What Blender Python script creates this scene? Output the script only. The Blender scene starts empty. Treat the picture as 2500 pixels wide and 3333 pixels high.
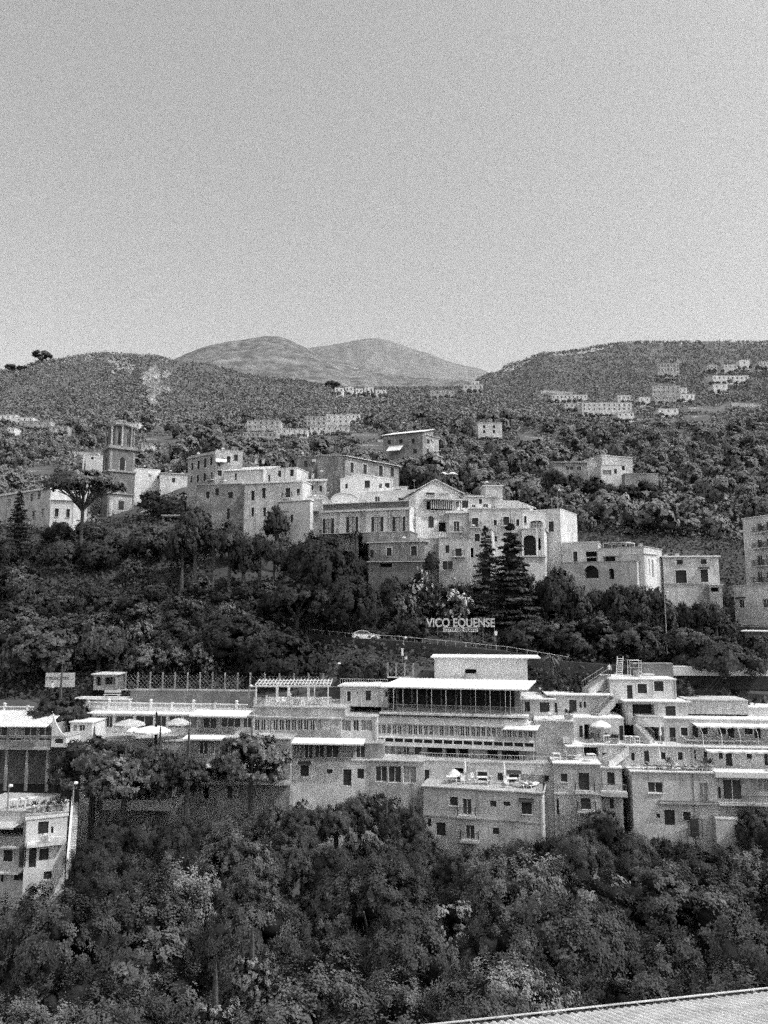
import bpy, math, random
import numpy as np
from mathutils import Vector, Matrix, noise as mn
random.seed(7); np.random.seed(7)
C = bpy.context.scene.collection
sc = bpy.context.scene
F = 2450.0; HZ = 1980.0
TH = math.atan((HZ-1666.5)/F); CT, ST = math.cos(TH), math.sin(TH)
def ray(px, py):
    u = (px-1250)/F; v = (1666.5-py)/F
    return Vector((u, CT-v*ST, ST+v*CT))
def at(px, py, Y):
    r = ray(px, py); return r*(Y/r.y)
def zat(py, Y):
    r = ray(1250, py); return r.z*Y/r.y
def onz(px, py, z):
    r = ray(px, py); return r*(z/r.z)
def pix(p):
    d = p.y*CT+p.z*ST; return 1250+F*p.x/d, 1666.5-F*(p.z*CT-p.y*ST)/d
# ------------------------------------------------------------------ materials (all grey: the photograph is black and white)
def mat(name, base, var=.15, scale=1.5, rough=.85, bump=.0, streak=0., fine=.12, fscale=14., spec=.2, patch=0., rnd=0.):
    m = bpy.data.materials.new(name); m.use_nodes = True
    n, l = m.node_tree.nodes, m.node_tree.links
    b = n['Principled BSDF']; b.inputs['Roughness'].default_value = rough
    b.inputs['Specular IOR Level'].default_value = spec
    g = n.new('ShaderNodeNewGeometry')
    def nz(sc_, det=4, vec=None, r=.6):
        t = n.new('ShaderNodeTexNoise'); t.inputs['Scale'].default_value = sc_; t.inputs['Detail'].default_value = det
        t.inputs['Roughness'].default_value = r; l.new(vec or g.outputs['Position'], t.inputs['Vector']); return t.outputs['Fac']
    def ramp(src, lo, hi, a, c):
        mr = n.new('ShaderNodeMapRange'); mr.inputs[1].default_value = lo; mr.inputs[2].default_value = hi
        mr.inputs[3].default_value = a; mr.inputs[4].default_value = c; l.new(src, mr.inputs[0]); return mr.outputs[0]
    def mul(a, c):
        k = n.new('ShaderNodeMath'); k.operation = 'MULTIPLY'; l.new(a, k.inputs[0])
        if isinstance(c, float): k.inputs[1].default_value = c
        else: l.new(c, k.inputs[1])
        return k.outputs[0]
    val = ramp(nz(scale), .3, .7, base*(1-var), base*(1+var))
    if fine: val = mul(val, ramp(nz(fscale, 2), .35, .65, 1-fine, 1+fine))
    if streak:
        mp = n.new('ShaderNodeMapping'); mp.inputs['Scale'].default_value = (2.2, 2.2, .22); l.new(g.outputs['Position'], mp.inputs['Vector'])
        val = mul(val, ramp(nz(1.0, 5, mp.outputs[0], .7), .52, .72, 1., 1-streak))
    if rnd:
        oi = n.new('ShaderNodeObjectInfo'); val = mul(val, ramp(oi.outputs['Random'], 0, 1, 1-rnd, 1+rnd))
    if patch: val = mul(val, ramp(nz(.33, 6, None, .7), .47, .55, 1-patch, 1.))
    wn = n.new('ShaderNodeTexWhiteNoise'); mp2 = n.new('ShaderNodeMapping'); mp2.inputs['Scale'].default_value = (997, 997, 997)
    l.new(g.outputs['Position'], mp2.inputs['Vector']); l.new(mp2.outputs[0], wn.inputs['Vector'])
    ga = min(.65 if 'lea' in name or 'foliage' in name else .9, .98/base-1); val = mul(val, ramp(wn.outputs['Value'], 0, 1, 1-ga, 1+ga))
    cc = n.new('ShaderNodeCombineColor')
    for i in range(3): l.new(val, cc.inputs[i])
    l.new(cc.outputs[0], b.inputs['Base Color'])
    if bump:
        bp = n.new('ShaderNodeBump'); bp.inputs['Strength'].default_value = bump; l.new(nz(fscale*.6, 4), bp.inputs['Height']); l.new(bp.outputs[0], b.inputs['Normal'])
    return m
M = dict(
 white=mat('white_plaster', .78, .08, .7, streak=.22, fine=.08, patch=.08), light=mat('light_plaster', .67, .14, .6, streak=.36, fine=.12, patch=.18, rnd=.12),
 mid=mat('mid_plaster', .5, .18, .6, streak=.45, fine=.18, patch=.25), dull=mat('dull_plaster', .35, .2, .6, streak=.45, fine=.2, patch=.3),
 darkw=mat('old_dark_wall', .18, .3, .6, streak=.35, fine=.2), stone=mat('stone', .28, .35, .9, fine=.3, fscale=5, bump=.4),
 roofw=mat('white_roof', .76, .06, .5, fine=.06), tile=mat('roof_tile', .5, .2, 2., fine=.35, fscale=5), deck=mat('deck_paving', .42, .2, 1., fine=.12),
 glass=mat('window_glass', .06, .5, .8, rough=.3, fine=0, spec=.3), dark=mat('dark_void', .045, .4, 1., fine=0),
 shutter=mat('painted_shutter', .045, .3, 3., fine=.1), curtain=mat('curtain', .3, .35, 2.5, fine=.1),
 metal=mat('white_painted_metal', .8, .05, 3., rough=.5, fine=.05, spec=.4), gmetal=mat('grey_metal', .3, .2, 3., rough=.5, spec=.4),
 dmetal=mat('dark_metal', .06, .2, 3., rough=.5, spec=.4), signw=mat('weathered_letters', .55, .15, 2.), cloth=mat('white_canvas', .8, .05, 1.2, fine=.04), gcloth=mat('grey_canvas', .5, .15, 2.),
 asphalt=mat('asphalt', .06, .2, .5, fine=.2), bark=mat('bark', .09, .3, 4., fine=.3), concrete=mat('concrete', .4, .15, .5, streak=.3),
 leafd=mat('leaf_dark', .055, .5, .35, rnd=.35, fine=.35, fscale=3.), leafm=mat('leaf_mid', .09, .45, .35, rnd=.4, fine=.35, fscale=3.),
 leafl=mat('leaf_light', .18, .4, .35, rnd=.25, fine=.35, fscale=3.), leafk=mat('leaf_blackish', .04, .4, .35, rnd=.2, fine=.3, fscale=3.), corefar=mat('inner_foliage_far', .09, .3, 1.), core=mat('inner_foliage', .022, .3, 1.), bloom=mat('pale_blossom', .6, .3, 2.),  # core, corefar: dark blobs that paint the shade inside the crowns
 leaff=mat('leaf_far_haze_tint', .19, .3, .06, rnd=.15, fine=.25, fscale=.6), leafh=mat('leaf_haze_tint', .19, .25, .012, rnd=.1, fine=.2, fscale=.25),  # far leaf greys are raised, distance haze put into the colour
 carw=mat('white_car_paint', .85, .02, 1., rough=.25, fine=0, spec=.6), card=mat('dark_car_paint', .05, .1, 1., rough=.2, fine=0, spec=.6),
 tyre=mat('tyre', .03, .2, 5.), skin=mat('skin', .35, .1, 5.), cotton=mat('white_shirt', .75, .1, 4.), trousers=mat('dark_trousers', .07, .2, 4.))
# ------------------------------------------------------------------ mesh builder
class MB:
    def __init__(s): s.v = []; s.f = []; s.m = []; s.mats = []
    def mi(s, m):
        if m not in s.mats: s.mats.append(m)
        return s.mats.index(m)
    def poly(s, pts, m='light'):
        b = len(s.v); s.v += [tuple(p) for p in pts]; s.f.append(tuple(range(b, b+len(pts)))); s.m.append(s.mi(m))
    def hexa(s, p, m='light'):   # p: 4 bottom, 4 top (ccw)
        b = len(s.v); s.v += [tuple(q) for q in p]; k = s.mi(m)
        for f in ((3,2,1,0),(4,5,6,7),(0,1,5,4),(1,2,6,5),(2,3,7,6),(3,0,4,7)): s.f.append(tuple(b+i for i in f)); s.m.append(k)
    def box(s, c, d, m='light', rz=0., M4=None):
        x, y, z = d[0]/2, d[1]/2, d[2]/2
        R = M4 if M4 is not None else Matrix.Rotation(rz, 3, 'Z'); c = Vector(c)
        s.hexa([c+R@Vector(q) for q in ((-x,-y,-z),(x,-y,-z),(x,y,-z),(-x,y,-z),(-x,-y,z),(x,-y,z),(x,y,z),(-x,y,z))], m)
    def tube(s, pts, rs, m='light', n=8, cap=True):
        pts = [Vector(p) for p in pts]
        if isinstance(rs, (int, float)): rs = [rs]*len(pts)
        b = len(s.v); k = s.mi(m)
        for i, p in enumerate(pts):
            d = (pts[min(i+1, len(pts)-1)]-pts[max(i-1, 0)])
            d = d.normalized() if d.length > 1e-9 else Vector((0,0,1))
            a = d.cross(Vector((0,0,1)) if abs(d.z) < .9 else Vector((1,0,0))).normalized(); c = d.cross(a)
            for j in range(n):
                t = 2*math.pi*j/n; s.v.append(tuple(p+(a*math.cos(t)+c*math.sin(t))*rs[i]))
        for i in range(len(pts)-1):
            for j in range(n):
                s.f.append((b+i*n+j, b+i*n+(j+1)%n, b+(i+1)*n+(j+1)%n, b+(i+1)*n+j)); s.m.append(k)
        if cap:
            s.f.append(tuple(b+j for j in range(n))[::-1]); s.m.append(k)
            e = b+(len(pts)-1)*n; s.f.append(tuple(e+j for j in range(n))); s.m.append(k)
    def lathe(s, prof, m='light', n=12, c=(0,0,0)):
        b = len(s.v); k = s.mi(m)
        for r, z in prof:
            for j in range(n):
                t = 2*math.pi*j/n; s.v.append((c[0]+r*math.cos(t), c[1]+r*math.sin(t), c[2]+z))
        for i in range(len(prof)-1):
            for j in range(n):
                s.f.append((b+i*n+j, b+i*n+(j+1)%n, b+(i+1)*n+(j+1)%n, b+(i+1)*n+j)); s.m.append(k)
        e = b+(len(prof)-1)*n
        s.f.append(tuple(e+j for j in range(n))); s.m.append(k); s.f.append(tuple(b+j for j in range(n))[::-1]); s.m.append(k)
    def build(s, name, parent=None, mats=None, smooth=False):
        me = bpy.data.meshes.new(name); me.from_pydata(s.v, [], s.f)
        for k in s.mats: me.materials.append(M[k])
        me.polygons.foreach_set('material_index', s.m)
        if smooth: me.polygons.foreach_set('use_smooth', [True]*len(s.f))
        o = bpy.data.objects.new(name, me); C.objects.link(o)
        if parent is not None:
            o.parent = parent; o.matrix_parent_inverse = parent.matrix_world.inverted() if False else Matrix.Translation(-Vector(parent.location)) if parent.get('worldbuilt') else Matrix.Identity(4)
        return o
def tag(o, label=None, cat=None, group=None, kind=None):
    for k, v in (('label', label), ('category', cat), ('group', group), ('kind', kind)):
        if v: o[k] = v
    return o
def thing(name, label, cat, loc=(0,0,0), group=None, rz=0, world=False):
    o = bpy.data.objects.new(name, None); C.objects.link(o); o.location = loc; o.rotation_euler = (0,0,rz)
    if world: o['worldbuilt'] = 1      # parts modelled in world coordinates
    return tag(o, label, cat, group)
def struct(o): o['kind'] = 'structure'; return o
def dup(root, loc, rz=0, label=None, group=None, scale=None):
    r = root.copy(); C.objects.link(r); r.location = loc; r.rotation_euler = (0,0,rz)
    if scale: r.scale = scale
    if label: r['label'] = label
    if group: r['group'] = group
    for ch in list(root.children):
        c = ch.copy(); C.objects.link(c); c.parent = r
        for g in ch.children:
            d = g.copy(); C.objects.link(d); d.parent = c
    return r
# ------------------------------------------------------------------ terrain
ROWS = [97, 100, 108, 118, 135, 160, 200, 260, 350, 500, 700, 900, 1300, 1700, 2600]
COLS = {
 -900: [2700,2340,2260,2150,1930,1760,1650,1570,1480,1400,1330,1280,1300,1400,1600],
 0:    [2690,2330,2262,2130,1890,1740,1650,1570,1475,1390,1290,1206,1260,1350,1600],
 130:  [2690,2330,2262,2130,1890,1730,1640,1560,1470,1390,1280,1172,1250,1350,1600],
 300:  [2690,2330,2262,2130,1880,1722,1665,1530,1450,1370,1250,1150,1230,1330,1600],
 450:  [2690,2330,2262,2130,1880,1712,1630,1520,1450,1370,1250,1157,1230,1330,1600],
 600:  [2690,2320,2262,2120,1880,1700,1570,1510,1440,1370,1270,1184,1240,1330,1600],
 900:  [2690,2320,2235,2085,1880,1690,1560,1490,1440,1370,1300,1236,1250,1300,1600],
 1200: [2690,2300,2150,2062,1870,1700,1580,1510,1440,1370,1310,1280,1264,1290,1600],
 1500: [2690,2300,2150,2075,1890,1740,1610,1510,1420,1350,1310,1280,1262,1290,1600],
 1620: [2690,2300,2160,2085,1900,1745,1620,1530,1430,1360,1310,1270,1215,1260,1600],
 1680: [2690,2300,2165,2085,1900,1745,1620,1530,1430,1360,1310,1265,1182,1240,1600],
 1800: [2690,2300,2175,2090,1920,1750,1630,1550,1450,1370,1310,1240,1148,1200,1600],
 2100: [2690,2300,2185,2100,1930,1770,1650,1560,1460,1370,1300,1220,1113,1180,1600],
 2500: [2690,2310,2195,2110,2040,1810,1670,1560,1450,1370,1290,1210,1112,1180,1600],
 3400: [2700,2330,2200,2110,2040,1820,1680,1560,1450,1370,1290,1210,1130,1180,1600]}
CX = sorted(COLS)
NEAR = [(-40, -6), (0, -14), (8, -21), (25, -30), (50, -34), (75, -34), (88, -31)]
def ground(x, Y):
    if Y <= 88:
        for (a, za), (b, zb) in zip(NEAR, NEAR[1:]):
            if Y <= b: t = (Y-a)/(b-a); return za+(zb-za)*max(t, 0)
    px = 1250+F*x/(Y*1.0045)
    px = min(max(px, CX[0]), CX[-1])
    for a, b in zip(CX, CX[1:]):
        if px <= b: break
    t = (px-a)/(b-a); t = t*t*(3-2*t)
    def z_row(i): return zat(COLS[a][i]+(COLS[b][i]-COLS[a][i])*t, ROWS[i])
    if Y < 97: k = (Y-88)/9; return -31+(z_row(0)+31)*k
    for i in range(len(ROWS)-1):
        if Y <= ROWS[i+1]: break
    k = min((Y-ROWS[i])/(ROWS[i+1]-ROWS[i]), 1)
    return z_row(i)+(z_row(i+1)-z_row(i))*k
def gp(px, Y):
    x = (px-1250)/F*Y*1.0045; return Vector((x, Y, ground(x, Y)))
def terrain():
    ys = [-40, -20, -5, 3, 8, 15, 25, 37, 50, 62, 75, 82, 88, 92, 95, 97, 98.5, 100, 102, 105, 108]
    y = 108
    while y < 2600: y *= 1.028; ys.append(min(y, 2600))
    xs = [x for x in range(-2600, 5300, 26)]
    v = []
    for Y in ys:
        for px in xs:
            k = max(Y, 60)
            x = (px-1250)/F*k*1.0045
            z = ground(x, Y) if Y > 88 else ground(0, Y)
            if Y > 140:
                am = min((Y-140)/400, 1)*Y*.006
                z += am*(mn.noise(Vector((x, Y, 0))*(6/Y))+.6*mn.noise(Vector((x, Y, 3))*(17/Y)))
                if Y > 400:   # gullies and spurs on the far slopes
                    z -= min((Y-400)/400, 1)*Y*.016*abs(mn.noise(Vector((x/Y*9, Y/420, 5))))
            v.append((x, Y, z))
    n = len(xs); f = []
    for j in range(len(ys)-1):
        for i in range(n-1): a = j*n+i; f.append((a, a+1, a+1+n, a+n))
    me = bpy.data.meshes.new('hillside'); me.from_pydata(v, [], f); me.polygons.foreach_set('use_smooth', [True]*len(f))
    o = bpy.data.objects.new('hillside', me); C.objects.link(o); struct(o)
    m = bpy.data.materials.new('hill_ground'); m.use_nodes = True; nn, l = m.node_tree.nodes, m.node_tree.links
    b = nn['Principled BSDF']; b.inputs['Roughness'].default_value = 1; b.inputs['Specular IOR Level'].default_value = 0
    g = nn.new('ShaderNodeNewGeometry'); sp = nn.new('ShaderNodeSeparateXYZ'); l.new(g.outputs['Position'], sp.inputs[0])
    dv = nn.new('ShaderNodeMapRange'); dv.inputs[1].default_value = 120; dv.inputs[2].default_value = 1100; dv.inputs[3].default_value = .1; dv.inputs[4].default_value = .2  # ground colour lightens with distance, painting in the haze
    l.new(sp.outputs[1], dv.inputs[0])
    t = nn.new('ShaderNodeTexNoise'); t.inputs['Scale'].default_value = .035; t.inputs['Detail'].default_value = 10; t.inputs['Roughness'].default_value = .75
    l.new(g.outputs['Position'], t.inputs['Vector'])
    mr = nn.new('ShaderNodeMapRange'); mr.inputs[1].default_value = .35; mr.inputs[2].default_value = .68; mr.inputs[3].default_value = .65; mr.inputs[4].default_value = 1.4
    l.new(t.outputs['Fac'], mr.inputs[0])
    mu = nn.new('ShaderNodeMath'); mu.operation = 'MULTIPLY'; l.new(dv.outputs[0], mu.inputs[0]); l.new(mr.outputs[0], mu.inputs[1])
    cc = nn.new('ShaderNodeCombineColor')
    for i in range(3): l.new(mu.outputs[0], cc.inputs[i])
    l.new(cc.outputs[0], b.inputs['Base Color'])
    me.materials.append(m); return o
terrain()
# far mountains: three overlapping massifs, distance haze put into their base grey
def mountain(name, Y, prof, base, seed, rough_):
    xs = np.linspace(prof[0][0], prof[-1][0], 170); hy = np.interp(xs, [p[0] for p in prof], [p[1] for p in prof])
    ker = np.ones(7)/7; hp = np.convolve(np.pad(hy, 3, 'edge'), ker, 'valid')
    v = []; R = 46
    for j in range(R):
        t = j/(R-1); Yj = Y*(.62+.5*t)
        for i, px in enumerate(xs):
            top = zat(hp[i], Y); f_ = 1-abs(t-.76)/.76 if t < .76 else 1-(t-.76)/.24*.6
            z = zat(1290, Y*.62)+(top-zat(1290, Y*.62))*(max(f_, 0)**.8)
            x = (px-1250)/F*Y*(.8+.2*t/.76)*1.0045
            q = Vector((x/Y*7, t*3, seed))
            if abs(t-.76) > .02: z -= Y*(.02*abs(mn.noise(q*1.3))+.004*abs(mn.noise(Vector((px/38, t*5, seed+9)))))*min(1, abs(t-.76)*6)+Y*.002*abs(mn.noise(q*4))
            z += Y*rough_*mn.noise(Vector((px/26, t*30, seed)))
            v.append((x, Yj, z))
    n = len(xs); f = [(j*n+i, j*n+i+1, (j+1)*n+i+1, (j+1)*n+i) for j in range(R-1) for i in range(n-1)]
    me = bpy.data.meshes.new(name); me.from_pydata(v, [], f); me.polygons.foreach_set('use_smooth', [True]*len(f))
    me.materials.append(base); o = bpy.data.objects.new(name, me); C.objects.link(o); struct(o)
mm = mat('haze_tinted_mountain', .2, .1, .004, rough=1, fine=.35, fscale=.02, spec=0, patch=.1)
mm2 = mat('haze_tinted_far_mountain', .24, .08, .003, rough=1, fine=.15, fscale=.02, spec=0)
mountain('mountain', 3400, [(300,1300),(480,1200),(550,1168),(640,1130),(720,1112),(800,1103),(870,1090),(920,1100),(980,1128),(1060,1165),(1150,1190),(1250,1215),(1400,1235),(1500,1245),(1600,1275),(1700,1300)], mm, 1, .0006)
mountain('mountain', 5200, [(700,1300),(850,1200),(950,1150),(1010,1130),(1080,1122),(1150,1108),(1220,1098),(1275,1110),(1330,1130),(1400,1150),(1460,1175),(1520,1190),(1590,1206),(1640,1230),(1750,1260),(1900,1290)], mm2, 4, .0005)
# ------------------------------------------------------------------ buildings
REG = []; SKYG = 2.6
class Face:
    """vertical facade plane from the world point A to B (left to right as seen from the valley)"""
    def __init__(s, A, B):
        s.A = Vector((A[0], A[1], 0)); s.B = Vector((B[0], B[1], 0)); s.L = (s.B-s.A).length
        s.e = (s.B-s.A)/s.L; s.n = Vector((s.e.y, -s.e.x, 0))
    def pt(s, px, py):
        r = ray(px, py); k = s.A.dot(s.n)/r.dot(s.n); p = r*k
        return (p-s.A).dot(s.e), p.z
    def P(s, a, z, d=0.): q = s.A+s.e*a+s.n*d; return Vector((q.x, q.y, z))
    def rect(s, x0, y0, x1, y1):
        ym = (y0+y1)/2; xm = (x0+x1)/2
        a = s.pt(x0, ym)[0]; b = s.pt(x1, ym)[0]; t = s.pt(xm, y0)[1]; u = s.pt(xm, y1)[1]
        return a, u, b, t
    def bx(s, mb, a0, a1, z0, z1, d0, d1, m):
        mb.hexa([s.P(a0,z0,d1), s.P(a1,z0,d1), s.P(a1,z0,d0), s.P(a0,z0,d0), s.P(a0,z1,d1), s.P(a1,z1,d1), s.P(a1,z1,d0), s.P(a0,z1,d0)], m)
def holed(mb, F_, s0, s1, z0, z1, holes, m, dep=.22, d=0.):
    hs = [(max(a, s0+.02), max(u, z0+.02), min(b, s1-.02), min(t, z1-.02), dp) for a, u, b, t, dp in holes]
    hs = [h for h in hs if h[2]-h[0] > .05 and h[3]-h[1] > .05]
    xs = sorted({s0, s1, *[h[0] for h in hs], *[h[2] for h in hs]}); zs = sorted({z0, z1, *[h[1] for h in hs], *[h[3] for h in hs]})
    for i in range(len(xs)-1):
        for j in range(len(zs)-1):
            cx, cz = (xs[i]+xs[i+1])/2, (zs[j]+zs[j+1])/2
            if any(h[0] < cx < h[2] and h[1] < cz < h[3] for h in hs): continue
            mb.poly([F_.P(xs[i],zs[j],d), F_.P(xs[i+1],zs[j],d), F_.P(xs[i+1],zs[j+1],d), F_.P(xs[i],zs[j+1],d)], m)
    for a, u, b, t, dp in hs:
        P = F_.P; k = d-dp
        mb.poly([P(a,u,d),P(b,u,d),P(b,u,k),P(a,u,k)], m); mb.poly([P(a,t,k),P(b,t,k),P(b,t,d),P(a,t,d)], m)
        mb.poly([P(a,u,d),P(a,u,k),P(a,t,k),P(a,t,d)], m); mb.poly([P(b,u,k),P(b,u,d),P(b,t,d),P(b,t,k)], m)
TRIM = {'light': 'white', 'white': 'white', 'mid': 'light', 'dull': 'light', 'darkw': 'dull', 'stone': 'mid', 'concrete': 'light'}
def opening(root, F_, r, kind, wm, h, back=.22):
    a, u, b, t = r; w = b-a; k = kind[0]; opt = kind[1:]
    trim = TRIM.get(wm, 'white')
    fr = MB(); fm = 'metal' if k in 'wgGb' else 'shutter'
    fw = min(.06, w*.12)
    if k == 'f':
        m = MB(); m.poly([F_.P(a,u,-back), F_.P(b,u,-back), F_.P(b,t,-back), F_.P(a,t,-back)], 'dull'); m.build('window', root); return  # far pane in plaster grey, haze put into its colour
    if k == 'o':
        m = MB(); m.poly([F_.P(a,u,-back), F_.P(b,u,-back), F_.P(b,t,-back), F_.P(a,t,-back)], 'dark'); m.build('doorway', root)  # near-black back sheet stands in for the shade inside the opening
        if 'a' not in opt: return
    if k in 'wbgGsA':
        q = -back+.05
        F_.bx(fr, a, a+fw, u, t, q-.05, q, fm); F_.bx(fr, b-fw, b, u, t, q-.05, q, fm)
        F_.bx(fr, a+fw, b-fw, u, u+fw, q-.05, q, fm); F_.bx(fr, a+fw, b-fw, t-fw, t, q-.05, q, fm)
        nm = 1 if w < 1.7 else int(round(w/.95))-0
        if k in 'gG': nm = max(2, int(w/.9))
        for i in range(1, nm+1 if nm == 1 else nm):
            c = a+w*i/(nm+1 if nm == 1 else nm); F_.bx(fr, c-.03, c+.03, u+fw, t-fw, q-.05, q, fm)
    elif k != 'o':
        F_.bx(fr, a, b, u, t, -back, -back+.06, 'shutter')
        n = max(3, int((t-u)/.22))
        for i in range(n): z = u+(t-u)*(i+.5)/n; F_.bx(fr, a+.05, b-.05, z-.02, z+.02, -back+.06, -back+.085, 'dmetal')
    if k == 's':
        for (p, q_) in ((a-w*.5, a-.03), (b+.03, b+w*.5)):
            sm = MB(); F_.bx(sm, p, q_, u, t, .02, .06, 'shutter')
            for i in range(int((t-u)/.18)): F_.bx(sm, p+.05, q_-.05, u+.08+i*.18, u+.14+i*.18, .06, .08, 'dmetal')
            sm.build('shutter', root)
    if k == 'A' or 'a' in opt:   # arched head: spandrels of the wall colour fill the upper corners
        R = w/2; zc = t-R*(.99 if t-u > R*1.2 else .5); hh = t-zc; sp = MB()
        for sgn in (-1, 1):
            arc = [(a+R+sgn*R*math.cos(i*math.pi/16), zc+hh*math.sin(i*math.pi/16)) for i in range(9)]
            cx = a+R+sgn*R
            for p0, p1 in zip(arc, arc[1:]): sp.poly([F_.P(cx, t, .004), F_.P(p0[0], p0[1], .004), F_.P(p1[0], p1[1], .004)], wm)
        sp.build('arch_head', root)
        if k == 'o': return
    if 't' in opt:     # raised surround
        tm = MB(); e = .14
        F_.bx(tm, a-e, a, u, t+e, .003, .05, trim); F_.bx(tm, b, b+e, u, t+e, .003, .05, trim); F_.bx(tm, a, b, t, t+e, .003, .05, trim); tm.build('surround', root)
    if 'p' in opt:     # pediment
        pm = MB(); c = (a+b)/2; e = w*.72; z = t+.28
        F_.bx(pm, c-e, c+e, z, z+.1, .003, .22, 'light')
        pm.hexa([F_.P(c-e,z+.1,.2), F_.P(c+e,z+.1,.2), F_.P(c+e,z+.1,.004), F_.P(c-e,z+.1,.004), F_.P(c-.05,z+.55,.2), F_.P(c+.05,z+.55,.2), F_.P(c+.05,z+.55,.004), F_.P(c-.05,z+.55,.004)], 'mid')
        F_.bx(pm, a-.12, a, u, t+.28, .003, .06, 'white'); F_.bx(pm, b, b+.12, u, t+.28, .003, .06, 'white'); pm.build('pediment', root)
    if 'h' in opt:     # little tiled hood
        hm = MB(); hm.hexa([F_.P(a-.25,t+.16,.55), F_.P(b+.25,t+.16,.55), F_.P(b+.25,t+.34,.004), F_.P(a-.25,t+.34,.004), F_.P(a-.25,t+.22,.55), F_.P(b+.25,t+.22,.55), F_.P(b+.25,t+.46,.004), F_.P(a-.25,t+.46,.004)], 'shutter'); hm.build('hood', root)
    if 'l' in opt:     # sill
        lm = MB(); F_.bx(lm, a-.1, b+.1, u-.09, u-.005, .003, .14, trim); lm.build('sill', root)
    part = 'door' if k in 'dDb' else 'window'
    o = fr.build(part, root)
    if k in 'wbgGsA':
        g = MB(); q = -back+.02
        g.poly([F_.P(a,u,q), F_.P(b,u,q), F_.P(b,t,q), F_.P(a,t,q)], 'gcloth' if k == 's' else 'curtain' if (k == 'G' or random.random() < .12) else 'glass'); g.build('pane', o)
    if k == 'b' or 'r' in opt:
        balcony(root, F_, a-.5, b+.5, u)
def balcony(root, F_, a, b, z, dep=.9, slab='light', rail='dmetal', step=.14, solid=False):
    s = MB(); F_.bx(s, a, b, z-.2, z-.02, .004, dep, slab); s.build('balcony', root)
    railing(root, F_, a+.04, b-.04, z-.02, dep-.05, rail, step, ends=True)
def railing(root, F_, a, b, z, d, m='dmetal', step=.14, h=.95, ends=False, bars='v', th=.014, name='railing'):
    r = MB(); F_.bx(r, a, b, z+h-.04, z+h, d-.04, d, m)
    if bars == 'v':
        F_.bx(r, a, b, z+.06, z+.09, d-.03, d-.005, m)
        n = max(1, int((b-a)/step))
        for i in range(n+1): c = a+(b-a)*i/n; F_.bx(r, c-th, c+th, z, z+h-.04, d-.03, d-.01, m)
    else:
        for i in range(1, 5): F_.bx(r, a, b, z+h*i/5-.014, z+h*i/5+.014, d-.03, d-.01, m)
        n = max(1, int((b-a)/1.5))
        for i in range(n+1): c = a+(b-a)*i/n; F_.bx(r, c-.03, c+.03, z, z+h, d-.05, d-.001, m)
    if ends:
        for c in (a, b):
            F_.bx(r, c-.02, c+.02, z+h-.04, z+h, .004, d-.04, m)
            for i in range(1, 5): F_.bx(r, c-.012, c+.012, z, z+h-.04, d*i/5-.012, d*i/5+.012, m)
    return r.build(name, root)
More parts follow.
